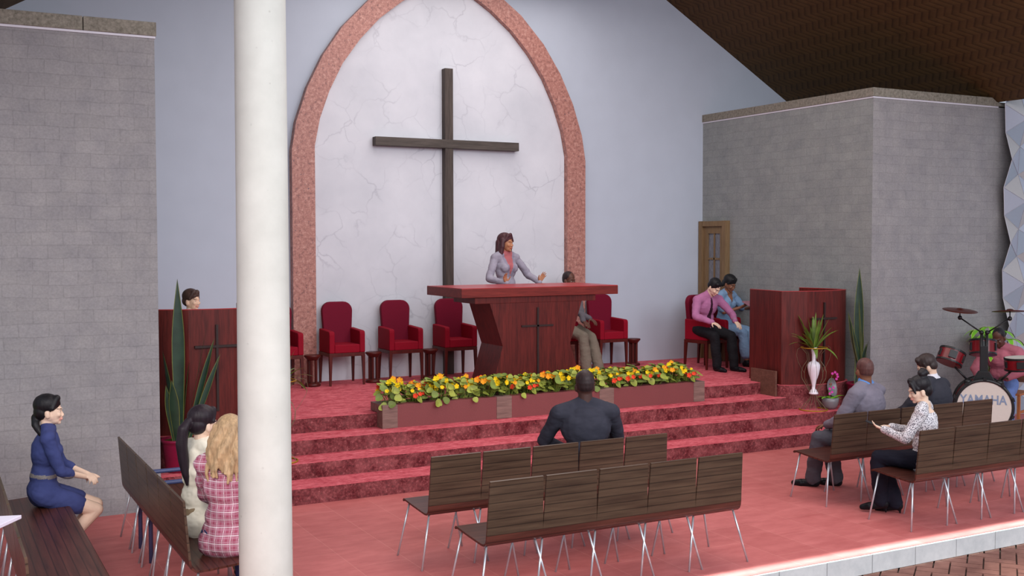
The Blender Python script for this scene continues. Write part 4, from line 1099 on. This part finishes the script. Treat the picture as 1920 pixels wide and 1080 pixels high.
# woman in blue dress with tablet
cloth('blue_dress', (124, 154, 186)); 
def bluefn(c, _): return 1 if (c.y > .0 and c.z > -.13 and abs(c.x) < .052 * (1 + c.z / .13)) else 0
skinmat('brown'); 
o = person('seated woman in a black head wrap and light blue dress reading a booklet', (10.37, 12.80, ZS), -76, .56, .95, True, lean=.03, lean2=.12, head=(-.1, .42, 0),
       hands={1: ((.06, .32, .845), (-.4, .7, .35), (-.5, 0, .8), .5, -1), -1: ((-.19, .34, .845), (.3, .8, .3), (.5, 0, .8), .5, 1)}, elbows={1: (.8, -.3, -.8), -1: (-.8, -.3, -.8)},
       feet={1: ((.08, .46, .085), (0, 1, 0)), -1: ((-.10, .46, .085), (0, 1, 0))}, skin='brown', hair=('wrap', (24, 24, 26)),
       top=dict(mats=['blue_dress', 'skin_brown'], sleeve=.85, infl=.016, fn=bluefn, name='dress', skirt=1.0, longskirt=True, wr=.014))
M['rose_cover'] = plain('rose_cover', srgb(150, 104, 116), .5)
bk = MB().box((-.11, -.08, -.006), (.11, .08, .006)).build('booklet', 'rose_cover', bevel=.002); bk.location = (10.40 + .10, 12.80 - .42, ZS + .90); bk.rotation_euler = (.45, .0, math.radians(20)); tag(bk, 'rose-coloured booklet held by the woman in the blue dress', 'booklet')
# person behind left lectern
cloth('cream_top', (214, 206, 190))
person('dark-haired woman whose face just shows above the left lectern', (2.575, 12.27, ZS), -60, .545, .93, True, lean=.0, lean2=0, head=(.1, .0, 0),
       hands={1: ((.12, .38, .68), (-.2, .9, -.2), (0, -.2, -1), .3, -1), -1: ((-.12, .38, .68), (.2, .9, -.2), (0, -.2, -1), .3, 1)}, skin='light', hair=('sleek', (70, 50, 44)),
       top=dict(mats=['cream_top']), bottom=dict(mats=['black_trousers']))
# woman in navy dress
cloth('navy_dress', (62, 70, 118)); M['belt'] = plain('woven_grey_belt', srgb(130, 124, 122), .6, var=.4, scale=160)
def beltfn(c, w_):
    z = c.z
    if -.365 < z < -.335: return 1
    if c.y < -.04 and abs(c.x) < .0035 and z < -.02 and z > -.44: return 1
    return 0
person('woman with low black ponytail in a navy dress and woven belt by the stone wall', (.76, 8.93, 0), -4, .515, .93, True, lean=.06, lean2=.10, head=(-.12, .0, 0), twist=.0,
       hands={1: ((.02, .30, .615), (-.8, .35, -.2), (0, .2, -1), .7, -1), -1: ((-.03, .32, .625), (.8, .3, -.2), (0, .2, -1), .7, 1)}, elbows={1: (.7, -.5, -.8), -1: (-.7, -.5, -.8)},
       feet={1: ((.06, .10, .085), (0, 1, 0)), -1: ((-.06, .12, .085), (0, 1, 0))}, skin='pale', hair=('lowtail', (22, 20, 24)),
       top=dict(mats=['navy_dress', 'belt'], sleeve=1.35, infl=.012, fn=beltfn, name='dress', skirt=.62, wr=.010))
# woman with ponytail, cream sweater
cloth('cream_sweater', (240, 234, 216)); cloth('khaki', (150, 130, 104)); cloth('jeans', (52, 66, 110))
person('seated woman with a long black ponytail in a cream sweater, seen from behind on bench', (1.63, 7.60, 0), 22, .515, .97, True, lean=.0, lean2=.08, head=(.02, .05, 0),
       hands={1: ((.08, .34, .62), (-.5, .7, -.2), (0, 0, -1), .4, -1), -1: ((-.14, .36, .62), (.5, .7, -.2), (0, 0, -1), .4, 1)}, elbows={1: (.8, .0, -.8), -1: (-.8, .0, -.8)},
       feet={1: ((.09, .42, .085), (0, 1, 0)), -1: ((-.09, .42, .085), (0, 1, 0))}, skin='pale', hair=('tail', (38, 28, 36)),
       top=dict(mats=['cream_sweater'], sleeve=1.3, infl=.016, neck=.2, wr=.014, hem=True, name='sweater'), bottom=dict(mats=['khaki']))
# blonde woman in plaid shirt
def f_():
    t = NT('plaid_cloth', .85, .1); v = t.coord()
    def bands(ax, sc_, lo, hi):
        w = t.n('ShaderNodeTexWave'); w.wave_type = 'BANDS'; w.bands_direction = ax; w.wave_profile = 'SIN'; w.inputs['Scale'].default_value = sc_; w.inputs['Distortion'].default_value = .6; w.inputs['Detail'].default_value = 0
        t.l(v, w.inputs['Vector']); return t.ramp(w.outputs['Fac'], [(lo, (0, 0, 0)), (hi, (1, 1, 1))])
    c = t.mix(.5, srgb(170, 80, 106), srgb(180, 98, 120))
    for ax in 'XZ':
        c = t.mix(t.mix(1, bands(ax, 6.5, .93, .97), (.75,) * 3, 'MULTIPLY'), c, srgb(232, 214, 222))
        c = t.mix(t.mix(1, bands(ax, 13, .5, .8), (.45,) * 3, 'MULTIPLY'), c, srgb(208, 158, 176))
        c = t.mix(t.mix(1, bands(ax, 26, .6, .9), (.25,) * 3, 'MULTIPLY'), c, srgb(110, 44, 66))
    t.color(c); return t.m
M['plaid'] = f_()
person('seated woman with wavy blonde hair in a pink plaid shirt, half behind the column', (1.685, 7.02, 0), 52, .515, .98, True, lean=.0, lean2=.10, head=(.05, .12, 0), bulk=1.08,
       hands={1: ((.10, .36, .62), (-.5, .7, -.2), (0, 0, -1), .4, -1), -1: ((-.12, .36, .62), (.5, .7, -.2), (0, 0, -1), .4, 1)}, elbows={1: (.8, .0, -.8), -1: (-.8, .0, -.8)},
       feet={1: ((.14, .30, .085), (0, 1, 0)), -1: ((-.05, .40, .085), (0, 1, 0))}, skin='light', hair=('long', (192, 160, 122)),
       top=dict(mats=['plaid'], infl=.018, wr=.012, hem=True, name='plaid_shirt'), bottom=dict(mats=['jeans']))
# man with dark sweater, centre
cloth('charcoal_sweater', (54, 54, 64))
person('broad man with shaved head in a charcoal sweater, seen from behind on centre bench', (4.73, 7.58, 0), 70, .53, 1.06, lean=.04, lean2=.12, head=(.0, .05, 0), bulk=1.12,
       hands={1: ((.12, .36, .66), (-.6, .7, -.2), (0, 0, -1), .5, -1), -1: ((-.12, .34, .66), (.6, .7, -.2), (0, 0, -1), .5, 1)}, elbows={1: (1.2, -.1, -.5), -1: (-1.2, -.1, -.5)},
       feet={1: ((.16, .46, .085), (.2, 1, 0)), -1: ((-.16, .46, .085), (-.2, 1, 0))}, skin='deep', hair=('buzz', (50, 36, 36)),
       top=dict(mats=['charcoal_sweater'], infl=.014, neck=.1, wr=.008, name='sweater'), bottom=dict(mats=['black_trousers']))
# man in grey suit
cloth('grey_suit', (120, 114, 126)); cloth('blue_collar', (96, 140, 200)); cloth('grey_trousers', (84, 82, 90))
def collarfn(c, _): return 1 if c.z > .032 and math.hypot(c.x, c.y) < .085 else 0
person('man with cropped hair and blue collar in a light grey suit, right bench', (7.97, 7.66, 0), 106, .505, .99, lean=.05, lean2=.10, head=(-.55, .02, 0), bulk=1.22,
       hands={1: ((.02, .32, .62), (-.6, .7, -.2), (0, 0, -1), .5, -1), -1: ((-.18, .34, .62), (.2, .8, -.2), (0, 0, -1), .5, 1)}, elbows={1: (.8, -.5, -.6), -1: (-.9, -.5, -.6)},
       feet={1: ((-.02, .34, .085), (-.2, 1, 0)), -1: ((-.20, .48, .085), (-.4, 1, 0))}, knees={1: (-.3, 1, 1), -1: (-.5, 1, 1)}, skin='brown', hair=('buzz', (92, 58, 54)),
       top=dict(mats=['grey_suit', 'blue_collar'], infl=.02, neck=1.2, fn=collarfn, hem=True, wr=.008, name='suit_jacket'), bottom=dict(mats=['grey_trousers']))
cloth('dark_suit', (52, 52, 60)); cloth('white_collar', (216, 214, 220))
person('bearded man with brown hair in a dark suit looking down, right bench', (8.92, 7.66, 0), 108, .51, .97, lean=.05, lean2=.18, head=(.45, .42, 0), bulk=1.22,
       hands={1: ((.06, .42, .62), (-.4, .8, -.2), (0, 0, -1), .5, -1), -1: ((-.12, .42, .62), (.4, .8, -.2), (0, 0, -1), .5, 1)}, elbows={1: (.8, -.5, -.6), -1: (-.9, -.3, -.6)},
       feet={1: ((.10, .40, .085), (0, 1, 0)), -1: ((-.10, .44, .085), (0, 1, 0))}, skin='light', hair=('beard', (56, 44, 42)),
       top=dict(mats=['dark_suit', 'white_collar'], infl=.02, neck=.9, fn=collarfn, hem=True, wr=.008, name='suit_jacket'), bottom=dict(mats=['black_trousers']))
# woman with bun and phone
def f_():
    t = NT('speckled_blouse', .8, .1); v = t.coord(); g = t.noise(v, 105, 2, .6)
    t.color(t.ramp(g, [(.40, srgb(92, 88, 96)), (.46, srgb(160, 156, 162)), (.50, srgb(232, 228, 230))])); return t.m
M['speckled'] = f_(); cloth('navy_black_trousers', (30, 30, 42))
L_ = (7.64, 6.70, 0); HDB = 124
person('seated woman with a black hair bun, speckled blouse and black trousers using a phone', L_, HDB, .51, .90, True, bulk=1.12, lean=.0, lean2=.06, head=(.45, .25, 0),
       hands={-1: ((-.10, .33, .755), (.2, .8, .25), (.35, -.2, .9), .4, 1), 1: ((.06, .29, .76), (-.4, .8, .1), (-.2, .1, -1), .3, -1)}, elbows={1: (.8, -.5, -.8), -1: (-.6, -.4, -.9)},
       feet={1: ((.05, .25, .10), (.1, 1, -.15)), -1: ((-.02, .36, .12), (-.1, 1, -.15))}, knees={1: (.1, 1, 1), -1: (-.0, 1, 1.2)}, skin='pale', hair=('bun', (28, 24, 28)),
       top=dict(mats=['speckled', 'skin_pale'], fn=lambda c, _: 1 if (c.z > -.045 and math.hypot(c.x, c.y * .9) < .095 - c.z * .3) else 0, infl=.012, hem=True, wr=.012, name='blouse'), bottom=dict(mats=['navy_black_trousers'], flare=.018))
q = Matrix.Rotation(math.radians(HDB - 90), 3, 'Z') @ V((-.055, .42, .79)) + V(L_)
ph = MB().box((-.036, -.075, -.004), (.036, .075, .004)).build('mobile_phone', 'black', bevel=.003); ph.location = q; ph.rotation_euler = (.35, 0, math.radians(HDB - 90 + 5)); tag(ph, 'black mobile phone held by the woman in the speckled blouse', 'phone')
# drummer
cloth('pink_jumper', (178, 104, 118)); cloth('drummer_jeans', (104, 128, 184))
person('drummer in a pink long-sleeved top and blue jeans seated behind the drum kit', (12.32, 9.55, 0), -158, .55, .98, lean=.10, lean2=.34, head=(-.05, .5, 0), headpush=.04, bulk=1.1,
       hands={1: ((.16, .40, .64), (-.3, .9, .1), (0, -.1, -1), .8, -1), -1: ((-.15, .42, .68), (.3, .9, .1), (0, -.1, -1), .8, 1)}, elbows={1: (.9, -.3, -.5), -1: (-.9, -.3, -.5)},
       feet={1: ((.18, .46, .085), (.1, 1, 0)), -1: ((-.18, .46, .085), (-.1, 1, 0))}, knees={1: (.3, 1, 1), -1: (-.3, 1, 1)}, skin='dark', hair=('buzz', (30, 26, 30)),
       top=dict(mats=['pink_jumper'], infl=.02, neck=.1, wr=.012, name='jumper'), bottom=dict(mats=['drummer_jeans']))

# ------------------------------------------------------------------ camera
cd = bpy.data.cameras.new('camera'); cam = bpy.data.objects.new('camera', cd); COL.objects.link(cam)
cd.sensor_width = 36; cd.lens = 36 * 2067.6 / 1920; cd.clip_end = 200
r_, u_, b_ = V((.8821174818, -.4710267224, -.0016046885)), V((.0211653575, .0362337337, .9991191842)), V((-.4705536908, -.8813744626, .0419318589))
mw = Matrix((r_, u_, b_)).transposed().to_4x4(); mw.translation = V((0, 0, 2.4)); cam.matrix_world = mw; sc.camera = cam

# ------------------------------------------------------------------ light
w = bpy.data.worlds.new('world'); sc.world = w; w.use_nodes = True
w.node_tree.nodes['Background'].inputs[0].default_value = (*srgb(210, 222, 238), 1); w.node_tree.nodes['Background'].inputs[1].default_value = .75
def area(name, loc, rot, sx, sy, power, col, spread=PI):
    l = bpy.data.lights.new(name, 'AREA'); l.shape = 'RECTANGLE'; l.size = sx; l.size_y = sy; l.energy = power; l.color = col; l.spread = spread
    o = bpy.data.objects.new(name, l); COL.objects.link(o); o.location = loc; o.rotation_euler = rot; return o
area('front_daylight', (5, -3.5, 6.5), (math.radians(55), 0, 0), 16, 6, 1500, srgb(246, 244, 250))
area('hall_fill', (CX, 10.9, 5.9), (0, 0, 0), 4, 4.5, 150, srgb(255, 244, 240))  # added overhead fill above the stage, no fixture here
area('hall_fill', (CX, 7.4, 5.9), (0, 0, 0), 9, 2.2, 150, srgb(255, 238, 232))  # added overhead fill above the seats, no fixture here
area('edge_strip_helper', (9.0, 6.15, 4.9), (0, 0, -.004), 9.4, .05, 22, srgb(214, 252, 246), math.radians(2.6))  # added thin lamp for the sunlit strip along the platform edge, no fixture
def spot(name, loc, tgt, power, ang, col, rad=.3, blend=.6):
    l = bpy.data.lights.new(name, 'SPOT'); l.energy = power; l.spot_size = math.radians(ang); l.spot_blend = blend; l.color = col; l.shadow_soft_size = rad
    o = bpy.data.objects.new(name, l); COL.objects.link(o); o.location = loc; o.rotation_euler = (V(tgt) - V(loc)).to_track_quat('-Z', 'Y').to_euler(); return o
spot('low_sun_left', (-5.5, 3.2, 3.6), (.43, 6.7, .7), 500, 14, srgb(255, 226, 204), .7)
area('left_fill', (-1.5, .5, 5.2), (math.radians(52), 0, math.radians(-20)), 2.5, 1.5, 48, srgb(255, 244, 236), math.radians(70))  # added fill from high behind the camera, there is no window
spot('paver_sunlight', (7.7, 5.0, 5.5), (7.42, 5.5, -.15), 700, 7, srgb(255, 244, 232), .1, .3)
sc.view_settings.view_transform = 'Standard'; sc.view_settings.exposure = 0; sc.view_settings.gamma = 1
